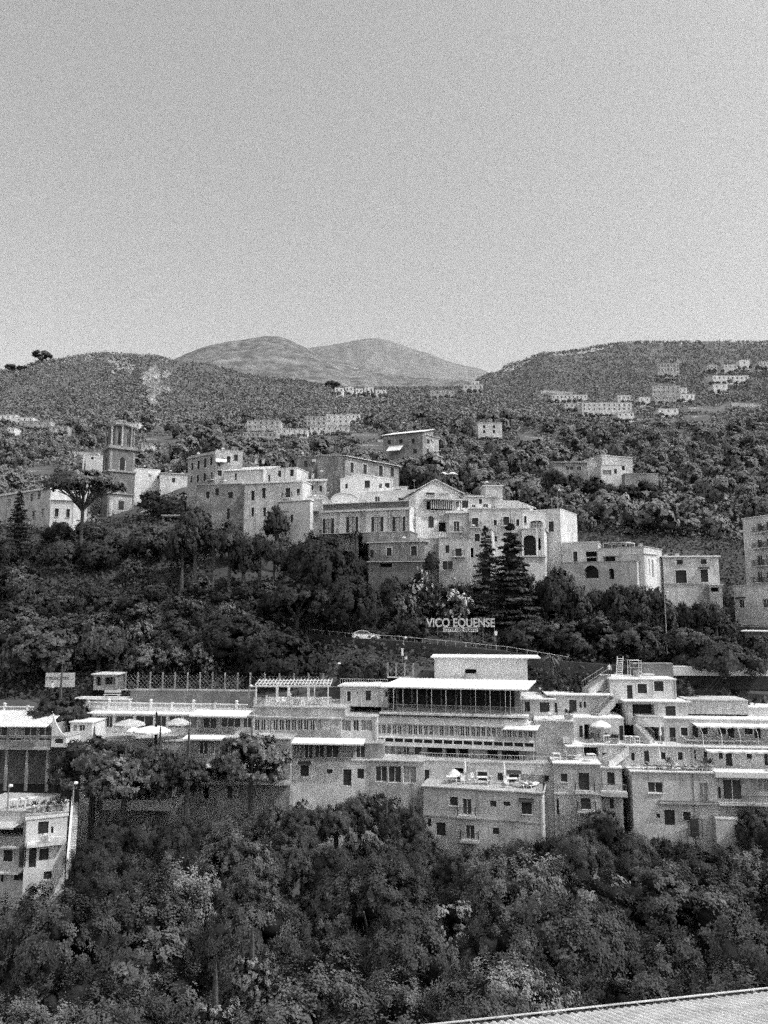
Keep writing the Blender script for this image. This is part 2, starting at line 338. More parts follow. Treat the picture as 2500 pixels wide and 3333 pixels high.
def B(name, label, A, Bp, ytop, depth, wm='light', roof='flat', op=(), left=(), right=(), ybot=None, cat='house', sub='', ov=.18, rm=None, zb=None,
      gable=None, rise=.0, group=None, cornice=None, par=.35, back=.22, vis=None):
    """A = (px, Y) left end of the front wall, Bp = (px, Y) right end; ytop = pixel row of the wall top at A"""
    a = at(A[0], ytop, A[1]); zt = a.z
    rb = ray(Bp[0], HZ if zt*1 > 0 else HZ); pb = rb*(Bp[1]/rb.y)
    # x of the right end on its own pixel column at the wall-top height
    v = zt/Bp[1]; k = (v*CT-ST)/(CT+v*ST); xb = (Bp[0]-1250)/F*Bp[1]/(CT-k*ST)
    F_ = Face((a.x, a.y), (xb, Bp[1])); L = F_.L
    if zb is None:
        g = min(ground(a.x, a.y), ground(xb, Bp[1])); zb = g-1.5
        if ybot: zb = min(zat(ybot, (A[1]+Bp[1])/2), zt-1)
    REG.append((A[0], Bp[0], ytop-8, ytop+(vis or 55), min(A[1], Bp[1])))
    root = thing(name, label, cat, F_.P(L/2, zb), group, world=True)
    A2 = F_.P(0, 0, -depth); B2 = F_.P(L, 0, -depth)
    FL = Face(A2, F_.A); FR = Face(F_.B, B2)
    w = MB()
    fr = [(F_.rect(*o[:4]), o[4] if len(o) > 4 else 'w') for o in op]
    fl = [(FL.rect(*o[:4]), o[4] if len(o) > 4 else 'w') for o in left]
    fR = [(FR.rect(*o[:4]), o[4] if len(o) > 4 else 'w') for o in right]
    def dp(k): return 1.4 if k[0] == 'o' else back
    holed(w, F_, 0, L, zb, zt, [(*r, dp(k)) for r, k in fr], wm)
    holed(w, FL, 0, depth, zb, zt, [(*r, dp(k)) for r, k in fl], wm)
    holed(w, FR, 0, depth, zb, zt, [(*r, dp(k)) for r, k in fR], wm)
    w.poly([Vector((B2.x,B2.y,zb)), Vector((A2.x,A2.y,zb)), Vector((A2.x,A2.y,zt)), Vector((B2.x,B2.y,zt))], wm)
    P = F_.P
    r_ = MB(); rm = rm or ('tile' if roof in ('tile', 'gable', 'side') else 'roofw')
    if roof == 'flat':
        F_.bx(r_, -ov, L+ov, zt+.002, zt+.14, -depth-ov, ov, rm)
    elif roof == 'parapet':
        for (p, q, d0, d1) in ((0, L, -.22, 0), (0, L, -depth, -depth+.22), (0, .22, -depth+.22, -.22), (L-.22, L, -depth+.22, -.22)):
            F_.bx(w, p, q, zt+.001, zt+par, d0, d1, wm)
        F_.bx(r_, .23, L-.23, zt+.002, zt+.06, -depth+.23, -.23, rm)
        cp = MB()
        for (p, q, d0, d1) in ((-.05, L+.05, -.27, .05), (-.05, .27, -depth-.05, -.28), (L-.27, L+.05, -depth-.05, -.28)):
            F_.bx(cp, p, q, zt+par+.002, zt+par+.07, d0, d1, 'roofw')
        cp.build('coping', root)
    elif roof == 'tile':     # one slope falling towards the valley
        zr = zt+rise
        r_.hexa([P(-ov,zt+.0,ov+.2), P(L+ov,zt+.0,ov+.2), P(L+ov,zr,-depth), P(-ov,zr,-depth), P(-ov,zt+.16,ov+.2), P(L+ov,zt+.16,ov+.2), P(L+ov,zr+.16,-depth), P(-ov,zr+.16,-depth)], rm)
        w.poly([P(0,zt,0), P(0,zr,-depth), P(0,zt,-depth)], wm); w.poly([P(L,zt,0), P(L,zt,-depth), P(L,zr,-depth)], wm)
        w.poly([P(0,zt,-depth), P(0,zr,-depth), P(L,zr,-depth), P(L,zt,-depth)], wm)
        n = int(L/.5)
        for i in range(n+1):
            c = L*i/n; r_.hexa([P(c-.07,zt+.16,ov+.22), P(c+.07,zt+.16,ov+.22), P(c+.07,zr+.16,-depth+.02), P(c-.07,zr+.16,-depth+.02), P(c-.04,zt+.24,ov+.22), P(c+.04,zt+.24,ov+.22), P(c+.04,zr+.24,-depth+.02), P(c-.04,zr+.24,-depth+.02)], rm)
    elif roof == 'side':     # ridge parallel to the front
        zr = zt+rise; md = -depth/2
        for d0, s_ in ((ov+.1, 1), (-depth-ov-.1, -1)):
            q = [P(-ov,zt-.05,d0), P(L+ov,zt-.05,d0), P(L+ov,zr,md), P(-ov,zr,md)]; q = q if s_ > 0 else [q[1], q[0], q[3], q[2]]
            r_.hexa(q+[p_+Vector((0,0,.16)) for p_ in q], rm)
        for c in (0, L): w.poly([P(c,zt,0), P(c,zr,md), P(c,zt,-depth)], wm)
    elif roof == 'gable':    # gable facing the valley; gable = pixel of the peak
        gs, gz = F_.pt(*gable); zl = zt; zr_ = zt
        if rise: zr_ = zt+rise
        w.poly([P(0,zt,0), P(L,zt,0), P(gs,gz,0)], wm)
        if zr_ != zt: pass
        w.poly([P(L,zt,-depth), P(0,zt,-depth), P(gs,gz,-depth)], wm)
        for (c0, zc) in ((-ov*1.6, zt-.1), (L+ov*1.6, zt-.1)):
            q = [P(c0,zc,ov), P(gs,gz+.02,ov), P(gs,gz+.02,-depth-ov), P(c0,zc,-depth-ov)]
            if c0 > 0: q = [q[1], q[0], q[3], q[2]]
            r_.hexa(q+[p_+Vector((0,0,.2)) for p_ in q], rm)
    elif roof == 'vault':
        R = L/2; n = 12; hh = rise or R*.45
        arc = [(R-R*math.cos(math.pi*i/n), zt+hh*math.sin(math.pi*i/n)) for i in range(n+1)]
        for p0, p1 in zip(arc, arc[1:]):
            r_.poly([P(p0[0],p0[1],.1), P(p1[0],p1[1],.1), P(p1[0],p1[1],-depth), P(p0[0],p0[1],-depth)], rm)
            w.poly([P(R,zt,0), P(p1[0],p1[1],0), P(p0[0],p0[1],0)], wm)
            r_.poly([P(p0[0],p0[1]-.18,.1), P(p1[0],p1[1]-.18,.1), P(p1[0],p1[1],.1), P(p0[0],p0[1],.1)], rm)
    w.build('wall', root); r_.build('roof', root)
    if cornice:
        c_ = MB(); F_.bx(c_, -.3, L+.3, zt-cornice, zt-.002, .003, .35, TRIM.get(wm, 'white')); c_.build('cornice', root)
    for (r, k), f_ in [(x, F_) for x in fr]+[(x, FL) for x in fl]+[(x, FR) for x in fR]:
        if r[2]-r[0] > .06 and r[3]-r[1] > .06: opening(root, f_, r, k, wm, 0, dp(k))
    root['L'] = L
    if vis is None and 84 < A[1] < 300 and cat in ('house', 'hotel', 'building', 'apartment', 'villa'):
        rr = random.Random(label)
        for i in range(rr.choice((0, 1, 1, 2))):
            c = rr.choice((.12, L-.2, L*rr.uniform(.2,.8)))
            if all(not (h[0]-.15 < c < h[2]+.15) for h, k in fr): m = MB(); F_.bx(m, c, c+.09, zb, zt-.05, .003, .09, rr.choice(('dull', 'gmetal', 'light'))); m.build('drainpipe', root)
        if roof != 'vault' and ybot is None:
            zz = zt+(rise if roof in ('tile', 'side') else 0)+.1
            for i in range(rr.choice((0, 1, 2))):
                c = L*rr.uniform(.15, .85); d_ = -depth*rr.uniform(.45, .8); q = F_.P(c, zz, d_)
                m = MB(); m.box(q+Vector((0,0,.3)), (.5,.5,1.0), wm if wm != 'darkw' else 'dull'); m.box(q+Vector((0,0,.86)), (.66,.66,.1), 'mid'); m.build('chimney', root)
            for i in range(rr.choice((0, 1, 1, 2))):
                c = L*rr.uniform(.1, .9); q = F_.P(c, zz-.1, -depth*rr.uniform(.2, .6)); h_ = rr.uniform(1.4, 2.6); m = MB(); m.tube([q, q+Vector((0,0,h_))], .035, 'gmetal', 5)
                for k_ in range(4): m.box(q+Vector((0,0,h_-.12*k_)), (.7-.1*k_,.03,.03), 'gmetal', rz=.5)
                m.build('antenna', root)
            if rr.random() < .45:
                c = L*rr.uniform(.15, .85); q = F_.P(c, zz+.1, -.4); m = MB(); m.lathe([(.02,0),(.04,.5),(.42,.55),(.3,.75),(.1,.82)], 'light', 8, q); m.build('satellite_dish', root)
        if L > 4 and rr.random() < .5 and not left and ybot is None:
            c = L*rr.uniform(.2, .8); z_ = zt-rr.uniform(1.2, 2.4)
            if all(not (h[0]-.5 < c < h[2]+.9 and h[1]-.7 < z_ < h[3]+.3) for h, k in fr): m = MB(); F_.bx(m, c, c+.8, z_, z_+.55, .003, .32, 'light'); m.build('air_conditioner', root)
    return root, F_, zt, zb
def awning(root, F_, x0, x1, ytop, yout, proj, m='cloth', scallop=True, name='awning', thing_=None):
    a, zt = F_.pt(x0, ytop); b = F_.pt(x1, ytop)[0]
    o = F_.P(a, 0, proj); r = ray(x0, yout); z1 = r.z/r.y*o.y
    mb = MB(); n = max(2, int((b-a)/1.3))
    for i in range(n):
        p, q = a+(b-a)*i/n, a+(b-a)*(i+1)/n; c = (p+q)/2; dz = .10 if scallop else 0
        for (s0, s1, e0, e1) in ((p, c, 0, dz), (c, q, dz, 0)):
            mb.poly([F_.P(s0,zt-e0*.3,.01), F_.P(s0,z1-e0,proj), F_.P(s1,z1-e1,proj), F_.P(s1,zt-e1*.3,.01)], m)
            mb.poly([F_.P(s0,z1-e0-.16,proj+.01), F_.P(s1,z1-e1-.16,proj+.01), F_.P(s1,z1-e1,proj+.01), F_.P(s0,z1-e0,proj+.01)], m)
    return mb.build(name, root)
# ------------------------------------------------------------------ the old town on the ridge
T = 'house'
r, f, zt, zb = B('long_house', 'long pale three storey house behind the umbrella pine on the far left', (-60,176), (166,160), 1622, 9, 'light', 'flat', cornice=.3,
  op=[(66,1612,78,1640,'wt'),(98,1606,110,1632,'wt'),(122,1598,134,1624,'wt'),(24,1624,36,1650,'wt'),(72,1668,84,1696,'wt'),(104,1662,116,1692,'wt'),(134,1655,146,1685,'wt'),(30,1680,42,1705,'wt')])
B('house', 'white cubic wing with two dark windows under the umbrella pine', (165,157), (243,158), 1626, 7, 'white', 'flat', op=[(178,1655,191,1682,'ctl'),(215,1657,227,1684,'ctl'),(218,1712,229,1728,'o')], cornice=.15)
B('house', 'pale set back house between the umbrella pine and the bell tower', (243,186), (296,186), 1604, 8, 'mid', 'side', rise=1.2, op=[(256,1615,266,1635,'c')])
# bell tower
def tower():
    Y = 184.; px = 375
    base = gp(385, Y); root = thing('bell_tower', 'tall dark brick church bell tower with columned belfry and ragged top', 'tower', (base.x, base.y, base.z-2), world=True)
    sc_ = Y/F
    ctr = at(389, 1460, Y+3)
    def tier(y0, y1, hw, m, rz, name='shaft', nx=4):
        z0, z1 = zat(y1, Y), zat(y0, Y); mb = MB()
        pts = [(hw*math.cos(rz+math.pi*2*i/nx), hw*math.sin(rz+math.pi*2*i/nx)) for i in range(nx)]
        mb.hexa([(ctr.x+x, ctr.y+y, z0) for x, y in pts]+[(ctr.x+x, ctr.y+y, z1) for x, y in pts], m) if nx == 4 else None
        if nx != 4:
            mb.lathe([(hw, z0), (hw, z1)], m, n=nx, c=(ctr.x, ctr.y, 0))
        return mb.build(name, root)
    rz = math.radians(-100)
    def ring(y0, y1, hw, m, name='cornice'): return tier(y0, y1, hw, m, rz, name)
    tier(1535, 1780, 4.55, 'darkw', rz, 'lower_shaft'); ring(1530, 1537, 4.95, 'dull')
    ring(1604, 1609, 4.8, 'dull')
    tier(1462, 1530, 4.35, 'darkw', rz, 'middle_shaft'); ring(1452, 1462, 5.0, 'dull')
    c4 = [(ctr.x+4.35*math.cos(rz+math.pi*2*i/4), ctr.y+4.35*math.sin(rz+math.pi*2*i/4)) for i in range(4)]
    # the two faces turned to the valley
    FLf, FRf = Face(c4[3], c4[0]), Face(c4[0], c4[1])
    for F_, xs in ((FLf, .5), (FRf, .5)):
        L = F_.L
        for y0, y1, k in ((1487, 1524, 'x'),):
            z1, z0 = zat(y0, Y-3), zat(y1, Y-3); mb = MB()
            w = .62
            for q in range(9):
                t0 = math.pi*q/9; t1 = math.pi*(q+1)/9
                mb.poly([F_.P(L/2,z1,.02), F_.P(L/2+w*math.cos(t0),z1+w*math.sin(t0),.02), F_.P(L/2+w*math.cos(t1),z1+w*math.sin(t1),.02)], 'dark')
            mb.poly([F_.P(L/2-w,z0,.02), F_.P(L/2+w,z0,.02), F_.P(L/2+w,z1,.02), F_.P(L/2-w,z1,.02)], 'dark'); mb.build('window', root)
        pm = MB()
        for c in (.3, L-.3): F_.bx(pm, c-.28, c+.28, zat(1530, Y-3), zat(1462, Y-3), .004, .12, 'dull')
        F_.bx(pm, L/2-.9, L/2-.66, zat(1524, Y-3), zat(1490, Y-3), .004, .08, 'mid'); F_.bx(pm, L/2+.66, L/2+.9, zat(1524, Y-3), zat(1490, Y-3), .004, .08, 'mid')
        pm.build('pilaster', root)
    # lower panel and window on the right face
    c4 = [(ctr.x+4.55*math.cos(rz+math.pi*2*i/4), ctr.y+4.55*math.sin(rz+math.pi*2*i/4)) for i in range(4)]
    F_ = Face(c4[0], c4[1]); mb = MB(); F_.bx(mb, .5, F_.L-.5, zat(1680, Y-3), zat(1612, Y-3), .004, .1, 'mid'); mb.build('panel', root)
    mb = MB(); F_.bx(mb, F_.L*.42, F_.L*.62, zat(1653, Y-3), zat(1624, Y-3), .1, .12, 'dark'); mb.build('window', root)
    mb = MB(); F_.bx(mb, F_.L*.3, F_.L*.7, zat(1598, Y-3), zat(1560, Y-3), .004, .1, 'dull'); mb.build('panel', root)
    # belfry: octagonal core with flat dark arches painting the open shade between columns
    zl, zh = zat(1452, Y), zat(1386, Y)
    mb = MB(); mb.lathe([(3.05, zl), (3.05, zh)], 'darkw', n=8, c=(ctr.x, ctr.y, 0)); mb.build('belfry', root)
    for i in range(8):
        t = rz+math.pi/8*(2*i+1)-.1; d = Vector((math.cos(t), math.sin(t), 0)); e = Vector((-d.y, d.x, 0)); q = Vector((ctr.x, ctr.y, 0))+d*2.86
        mb = MB(); w = .62; zz = zl+3.3
        pts = [q-e*w+Vector((0,0,zl+.7)), q+e*w+Vector((0,0,zl+.7))]+[q+e*w*math.cos(math.pi*j/8)+Vector((0,0,zz+w*math.sin(math.pi*j/8))) for j in range(9)]
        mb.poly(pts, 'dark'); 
        o = mb.build('bell_opening', root)
        mb = MB(); t2 = t+math.pi/8; p = Vector((ctr.x+3.35*math.cos(t2), ctr.y+3.35*math.sin(t2), 0))
        mb.tube([p+Vector((0,0,zl)), p+Vector((0,0,zl+.3)), p+Vector((0,0,zh-.4)), p+Vector((0,0,zh))], [.42,.27,.23,.4], 'mid' if i in (7, 0) else 'dull', 8); mb.build('column', root)
    mb = MB(); mb.lathe([(3.5,zh),(3.75,zh+.25),(3.75,zh+.45),(3.3,zh+.5),(3.2,zh+1.0),(2.6,zh+1.15)], 'dull', n=8, c=(ctr.x, ctr.y, 0)); mb.build('cornice', root)
    mb = MB()
    for i in range(14):   # ragged grass grown crown
        t = i*.45; mb.box((ctr.x+2.7*math.cos(t), ctr.y+2.7*math.sin(t), zh+1.15+random.random()*.3), (.7, .5, .3+random.random()*.6), 'stone', rz=t)
    mb.lathe([(2.5,zh+1.1),(2.2,zh+1.7),(1.0,zh+2.1)], 'dull', n=8, c=(ctr.x, ctr.y, 0)); mb.build('broken_crown', root)
tower(); REG.append((325, 450, 1370, 1692, 184))
B('house', 'small white house just left of the bell tower', (270,200), (334,200), 1482, 6, 'white', 'flat', op=[(296,1487,305,1495,'c')], ov=.05)
B('house', 'bright white blank walled house right of the bell tower', (438,192), (522,195), 1524, 8, 'white', 'flat', op=[(511,1550,518,1558,'c')], ov=.1)
B('house', 'low white roofed house stepping right from the tower wall', (520,192), (612,194), 1540, 6, 'light', 'flat', ov=.3, op=[(560,1556,570,1570,'c')])
B('house', 'three storey house with a long window row and balcony on its turned corner', (613,168), (702,162), 1492, 5, 'mid', 'parapet',
  op=[(622,1506,630,1530,'ct'),(642,1500,651,1527,'ct'),(663,1492,673,1521,'ct'),(620,1550,627,1570,'ct'),(640,1546,648,1570,'ct'),(662,1540,671,1566,'ct'),(684,1536,694,1562,'bt'),(684,1486,692,1514,'ct')], cornice=.2)
r, f, zt, zb = B('house', 'flat roofed house with framed window and striped awning beside the tall blank gable', (702,162), (790,163.5), 1470, 5, 'mid', 'parapet',
  op=[(708,1531,722,1548,'ct'),(738,1485,750,1506,'c'),(762,1480,774,1500,'c'),(708,1500,718,1516,'c')])
awning(r, f, 702, 738, 1492, 1500, 1.2)
r, f, zt, zb = B('house', 'tall blank pale gable house above the shaded wall', (729,160), (857,158), 1536, 10, 'light', 'tile', rise=2.6, op=[(764,1540,771,1562,'Ao')], ov=.1)
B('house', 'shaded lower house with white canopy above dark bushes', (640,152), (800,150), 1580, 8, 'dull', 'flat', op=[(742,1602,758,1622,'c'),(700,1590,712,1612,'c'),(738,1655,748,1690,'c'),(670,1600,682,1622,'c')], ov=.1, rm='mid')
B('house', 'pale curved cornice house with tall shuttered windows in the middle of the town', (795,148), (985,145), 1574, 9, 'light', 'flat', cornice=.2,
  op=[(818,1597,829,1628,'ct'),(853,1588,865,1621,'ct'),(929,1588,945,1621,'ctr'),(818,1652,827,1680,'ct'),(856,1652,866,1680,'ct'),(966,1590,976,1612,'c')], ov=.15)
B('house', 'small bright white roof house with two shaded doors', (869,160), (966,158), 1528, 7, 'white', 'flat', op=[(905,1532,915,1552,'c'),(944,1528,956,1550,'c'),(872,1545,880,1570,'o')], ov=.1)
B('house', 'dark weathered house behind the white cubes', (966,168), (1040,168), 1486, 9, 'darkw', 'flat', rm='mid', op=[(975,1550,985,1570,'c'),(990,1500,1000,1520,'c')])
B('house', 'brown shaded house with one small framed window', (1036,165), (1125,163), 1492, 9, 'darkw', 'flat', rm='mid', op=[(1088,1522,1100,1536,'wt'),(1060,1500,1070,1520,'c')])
B('house', 'small house under a sloping sunlit roof left of the white gable', (994,150), (1056,150), 1568, 6, 'mid', 'tile', rise=1.4, op=[(1010,1580,1020,1596,'c'),(1040,1580,1048,1600,'c')])
B('house', 'dark fronted house with tiled roof and three tall framed windows', (1124,158), (1299,170), 1486, 9, 'dull', 'tile', rise=1.5, ov=.35,
  op=[(1182,1511,1194,1542,'ct'),(1233,1516,1246,1549,'ct'),(1270,1521,1282,1551,'ct'),(1140,1505,1151,1538,'ct')])
B('house', 'white gabled house with four small dark windows above the villa', (1108,147), (1278,147), 1560, 8, 'white', 'gable', gable=(1170,1545), rm='white',
  op=[(1187,1564,1204,1588,'cl'),(1124,1574,1132,1590,'c'),(1233,1574,1243,1588,'c'),(1253,1572,1268,1588,'c')], ov=.05)
B('house', 'plain pale cube wall joined right of the white gabled house', (1278,147), (1326,147), 1585, 6, 'light', 'flat', rm='mid', op=[(1284,1592,1304,1600,'o')])
B('house', 'low barrel vaulted white roof house', (988,140), (1072,140), 1632, 6, 'white', 'vault', rise=1.3, rm='white')
B('house', 'white curved gable annex beside the barrel vault', (1076,139), (1168,139), 1630, 6, 'white', 'vault', rise=1.6, rm='white', op=[(1090,1618,1098,1632,'o')])
B('house', 'plain white house with two narrow shuttered windows left of the villa', (905,141), (1010,138), 1636, 8, 'white', 'flat', op=[(916,1680,926,1703,'ct'),(945,1676,954,1700,'ct')], ov=.25)
B('house', 'recessed pale link building between white house and villa', (1010,139), (1050,138.5), 1628, 8, 'light', 'flat', op=[(1016,1664,1038,1700,'o')], ov=.05, rm='mid')
# villa
r, f, zt, zb = B('villa', 'elegant white villa with dark frieze, pediment windows and grey pilasters', (1048,136), (1333,131), 1664, 11, 'white', 'parapet', par=.3,
  op=[(1060,1688,1078,1735,'sa'),(1137,1682,1156,1733,'sp'),(1219,1682,1238,1732,'sp'),(1289,1682,1309,1731,'sp')],
  right=[(1345,1690,1349,1722,'ct'),(1356,1690,1360,1722,'ct')], ybot=1734, cat='villa')
mb = MB(); f.bx(mb, -.3, f.L+.35, zt-.35, zt+.02, .002, .5, 'white'); mb.build('cornice', r)
mb = MB(); f.bx(mb, .2, f.L-.1, zt+.03, zt+1.15, -.18, .12, 'darkw')  # dark band puts the shadow under the eaves into its colour
for i in range(34): a = .3+i*(f.L-.6)/34; f.bx(mb, a, a+.06, zt+.1, zt+1.05, .12, .2, 'dull')
mb.build('frieze', r)
mb = MB(); f.bx(mb, 0, f.L+.1, zt+1.15, zt+1.3, -.3, .3, 'white'); mb.build('coping', r)
for x0, x1 in ((1098,1104),(1174,1180),(1184,1190),(1262,1266),(1272,1278),(1322,1330)):
    a, b = f.pt(x0,1700)[0], f.pt(x1,1700)[0]; mb = MB(); f.bx(mb, a, b, zt-4.2, zt-.36, .003, .14, 'mid'); mb.build('pilaster', r)
B('house', 'white terrace block set back above the villa parapet', (1195,144), (1352,141), 1603, 8, 'white', 'flat', op=[(1296,1620,1314,1645,'o'),(1270,1632,1278,1645,'o'),(1220,1616,1236,1636,'w')], ov=.05, rm='white')
B('house', 'grey plinth storey directly beneath the villa', (1180,132), (1335,129.5), 1735, 9, 'dull', 'flat', ov=.15, rm='mid', ybot=1766)
B('house', 'rough stone lower house with two windows under the villa plinth', (1200,130), (1382,127), 1768, 9, 'dull', 'flat', ov=.4, op=[(1259,1783,1275,1808,'ct'),(1338,1778,1357,1808,'ct'),(1205,1790,1216,1815,'c')], rm='light')
B('terrace_wall', 'low garden wall with a pale coping below the stone house', (1200,125), (1394,123.5), 1830, 2, 'darkw', 'flat', ov=.3, rm='light', cat='wall', op=[(1235,1834,1275,1846,'o')])
# gable house and its neighbours
r, f, zt, zb = B('gable_house', 'wide gabled pale house with two square windows and striped blind balcony', (1352,134), (1502,136), 1602, 12, 'light', 'gable', gable=(1415,1563), rm='tile',
  op=[(1387,1590,1415,1611,'cl'),(1432,1586,1460,1607,'cl'),(1388,1632,1472,1660,'o'),(1394,1680,1412,1718,'Ao'),(1428,1700,1456,1730,'o'),(1484,1632,1494,1650,'c')], ov=.35)
balcony(r, f, f.pt(1380,1624)[0], f.pt(1500,1624)[0], zat(1622,134), 1.4, 'light', 'dmetal', solid=True)
mb = MB(); a, b = f.pt(1394,1630)[0], f.pt(1470,1630)[0]; z0, z1 = zat(1656,134), zat(1629,134); n = 22
for i in range(n): f.bx(mb, a+(b-a)*i/n, a+(b-a)*(i+1)/n-.01, z0, z1, .9, .94, 'mid' if i % 2 else 'shutter')
mb.build('striped_blind', r)
r, f, zt, zb = B('house', 'pale house with sloping tiled roof descending to the right', (1500,136), (1628,137), 1618, 9, 'light', 'tile', rise=1.6,
  op=[(1504,1629,1524,1653,'c'),(1559,1624,1569,1640,'ct'),(1536,1642,1548,1652,'wt'),(1573,1640,1589,1652,'wt')], ov=.3)
B('house', 'small rooftop cabin with light slab above the tiled roofs', (1575,143), (1635,143), 1582, 5, 'light', 'flat', ov=.25)
B('house', 'broad pale house with round attic window and tile roof edge', (1622,135), (1737,136), 1654, 9, 'light', 'tile', rise=2.6, op=[(1638,1660,1656,1672,'Ao'),(1607,1692,1617,1709,'c')], ov=.3)
B('house', 'pale house with lintelled balcony door left of the cedar', (1457,131), (1527,131), 1668, 8, 'light', 'flat', cornice=.15, op=[(1476,1697,1496,1731,'bt')], ov=.3)
B('house', 'three window pale house standing behind the cedar tops', (1527,130.5), (1700,130), 1656, 8, 'light', 'flat',
  op=[(1536,1686,1557,1716,'ctr'),(1607,1692,1617,1710,'ct'),(1638,1682,1658,1710,'crt'),(1538,1735,1556,1762,'ct'),(1608,1745,1618,1762,'ct'),(1680,1690,1690,1712,'ct')], ov=.15)
r, f, zt, zb = B('loggia_house', 'pale house with great arched loggia and columned balcony', (1698,129), (1772,128), 1722, 8, 'white', 'flat',
  op=[(1704,1741,1745,1808,'oa'),(1752,1750,1760,1790,'oa')], ov=.35)
railing(r, f, 0, f.L, zt+.2, .3, 'metal', .25, .8, th=.05)
mb = MB()
for x in (1748, 1766, 1771): a = f.pt(x,1770)[0]; p = f.P(a, 0, .5); mb.tube([p+Vector((0,0,zat(1808,129))), p+Vector((0,0,zt))], .16, 'white', 8)
mb.build('column', r)
r, f, zt, zb = B('house', 'white walled room with arched canopy over the loggia balcony', (1700,132), (1775,131.5), 1664, 6, 'white', 'flat', op=[(1706,1680,1714,1710,'ct'),(1724,1694,1768,1718,'oa')], ov=.1)
B('house', 'plain pale cubic house closing the town on its right end', (1723,137), (1823,134), 1664, 10, 'light', 'flat', op=[(1786,1697,1803,1731,'ct'),(1740,1672,1750,1690,'c')], ov=.05, rm='light')
r, f, zt, zb = B('house', 'pale lower house with a large garage window beneath the balustrade', (1428,127), (1530,126), 1752, 8, 'light', 'flat', op=[(1482,1785,1503,1811,'ctr'),(1440,1826,1474,1855,'wl'),(1450,1775,1462,1800,'c')], ov=.1, rm='mid')
B('house', 'pale block half hidden by the cedar with dark side door', (1526,127), (1600,126), 1726, 8, 'light', 'flat', op=[(1526,1783,1541,1815,'o'),(1545,1738,1562,1762,'ct')], ov=.1, rm='mid')
B('house', 'white basement house glimpsed between the two cedars', (1596,126), (1775,126), 1812, 8, 'light', 'flat', op=[(1690,1830,1710,1860,'o'),(1640,1830,1655,1855,'c')], ov=.3, rm='white')
r, f, zt, zb = B('terrace_wall', 'balustraded terrace wall right of the villa corner', (1365,128.5), (1450,128.5), 1752, 4, 'mid', 'flat', ov=.15, rm='light', cat='wall')
railing(r, f, 0, f.L, zt+.2, .1, 'metal', .25, .8, th=.05, name='balustrade')
# right hand terraces
B('house', 'pale two step house with dark porch right of the town', (1828,130), (1946,128), 1768, 8, 'light', 'flat', op=[(1866,1795,1880,1828,'ct'),(1907,1795,1943,1812,'o'),(1910,1815,1942,1830,'o')], ov=.1, rm='white')
r, f, zt, zb = B('terrace_wall', 'long pale retaining wall pierced by a wide arch and a narrow arch', (1828,126), (2072,120), 1834, 4, 'light', 'flat', cat='wall', ov=.05, rm='mid',
  op=[(1901,1840,1948,1882,'oa'),(1982,1850,1999,1885,'oa')])
r, f, zt, zb = B('restaurant_house', 'long pale house with veranda, parasols and a white rooftop canopy', (1946,126), (2096,121), 1788, 8, 'light', 'flat', ov=.1, rm='mid',
  op=[(1962,1810,2018,1830,'o'),(2052,1840,2066,1870,'c'),(2070,1840,2086,1868,'o'),(2026,1836,2040,1852,'c')])
mb = MB(); f.bx(mb, 1, 5, zt+.9, zt+1., -3.5, .2, 'roofw'); [f.bx(mb, a, a+.08, zt+.19, zt+.9, d, d+.08, 'metal') for a in (1, 4.9) for d in (-3.4, .1)]; mb.build('canopy', r)
r, f, zt, zb = B('portico', 'tall sunlit white portico with slim columns on the corner', (2094,121), (2136,124), 1802, 5, 'white', 'flat', ov=.25,
  op=[(2098,1818,2104,1870,'o'),(2110,1820,2116,1874,'o'),(2122,1822,2128,1878,'o')], cat='portico')
r, f, zt, zb = B('house', 'two storey pale house with four dark windows and bright roof edge', (2158,126), (2338,125), 1812, 10, 'light', 'flat', ov=.3, cornice=.12,
  op=[(2203,1822,2223,1838,'cl'),(2281,1820,2300,1837,'cl'),(2199,1856,2235,1898,'ct'),(2281,1854,2305,1894,'cth')])
mb = MB(); f.bx(mb, 0, f.L, zat(1903,126), zat(1898,126), .003, .12, 'mid'); mb.build('string_course', r)
B('shed', 'small lean shed attached to the pale house with bright roof edge', (2310,123), (2350,122.5), 1905, 4, 'mid', 'flat', op=[(2314,1912,2340,1926,'o')], cat='shed')
# apartment block at the right edge
r, f, zt, zb = B('apartment_block', 'tall pale apartment block with stacked iron balconies at the right edge', (2417,134), (2720,116), 1690, 12, 'light', 'flat', ov=.2,
  op=[(2464,1704,2480,1733,'b'),(2493,1698,2510,1728,'b'),(2464,1756,2480,1784,'b'),(2494,1752,2512,1780,'b'),(2464,1808,2482,1841,'b'),(2494,1806,2512,1839,'b'),(2464,1860,2481,1896,'b'),(2494,1860,2512,1896,'b')], cat='apartment')
mb = MB(); [f.bx(mb, a, a+.08, zb, zt, .003, .08, 'white') for a in (f.pt(2488,1800)[0],)]; mb.build('drainpipe', r)
r, f, zt, zb = B('apartment_podium', 'lower projecting pale block under the balconied apartments', (2388,128), (2640,116), 1908, 10, 'light', 'flat', ov=.1, rm='light', ybot=2037, cat='building',
  op=[(2404,1952,2423,1979,'wth'),(2482,1949,2505,1979,'wl')])
B('terrace_wall', 'dark retaining wall with bright slab below the apartments', (2391,127.5), (2640,115.5), 2039, 8, 'darkw', 'flat', cat='wall', ov=.02, rm='light')
B('shed', 'flat white slab roof by the apartment foot', (2424,116), (2620,112), 2056, 5, 'darkw', 'flat', cat='shed', ov=.5)
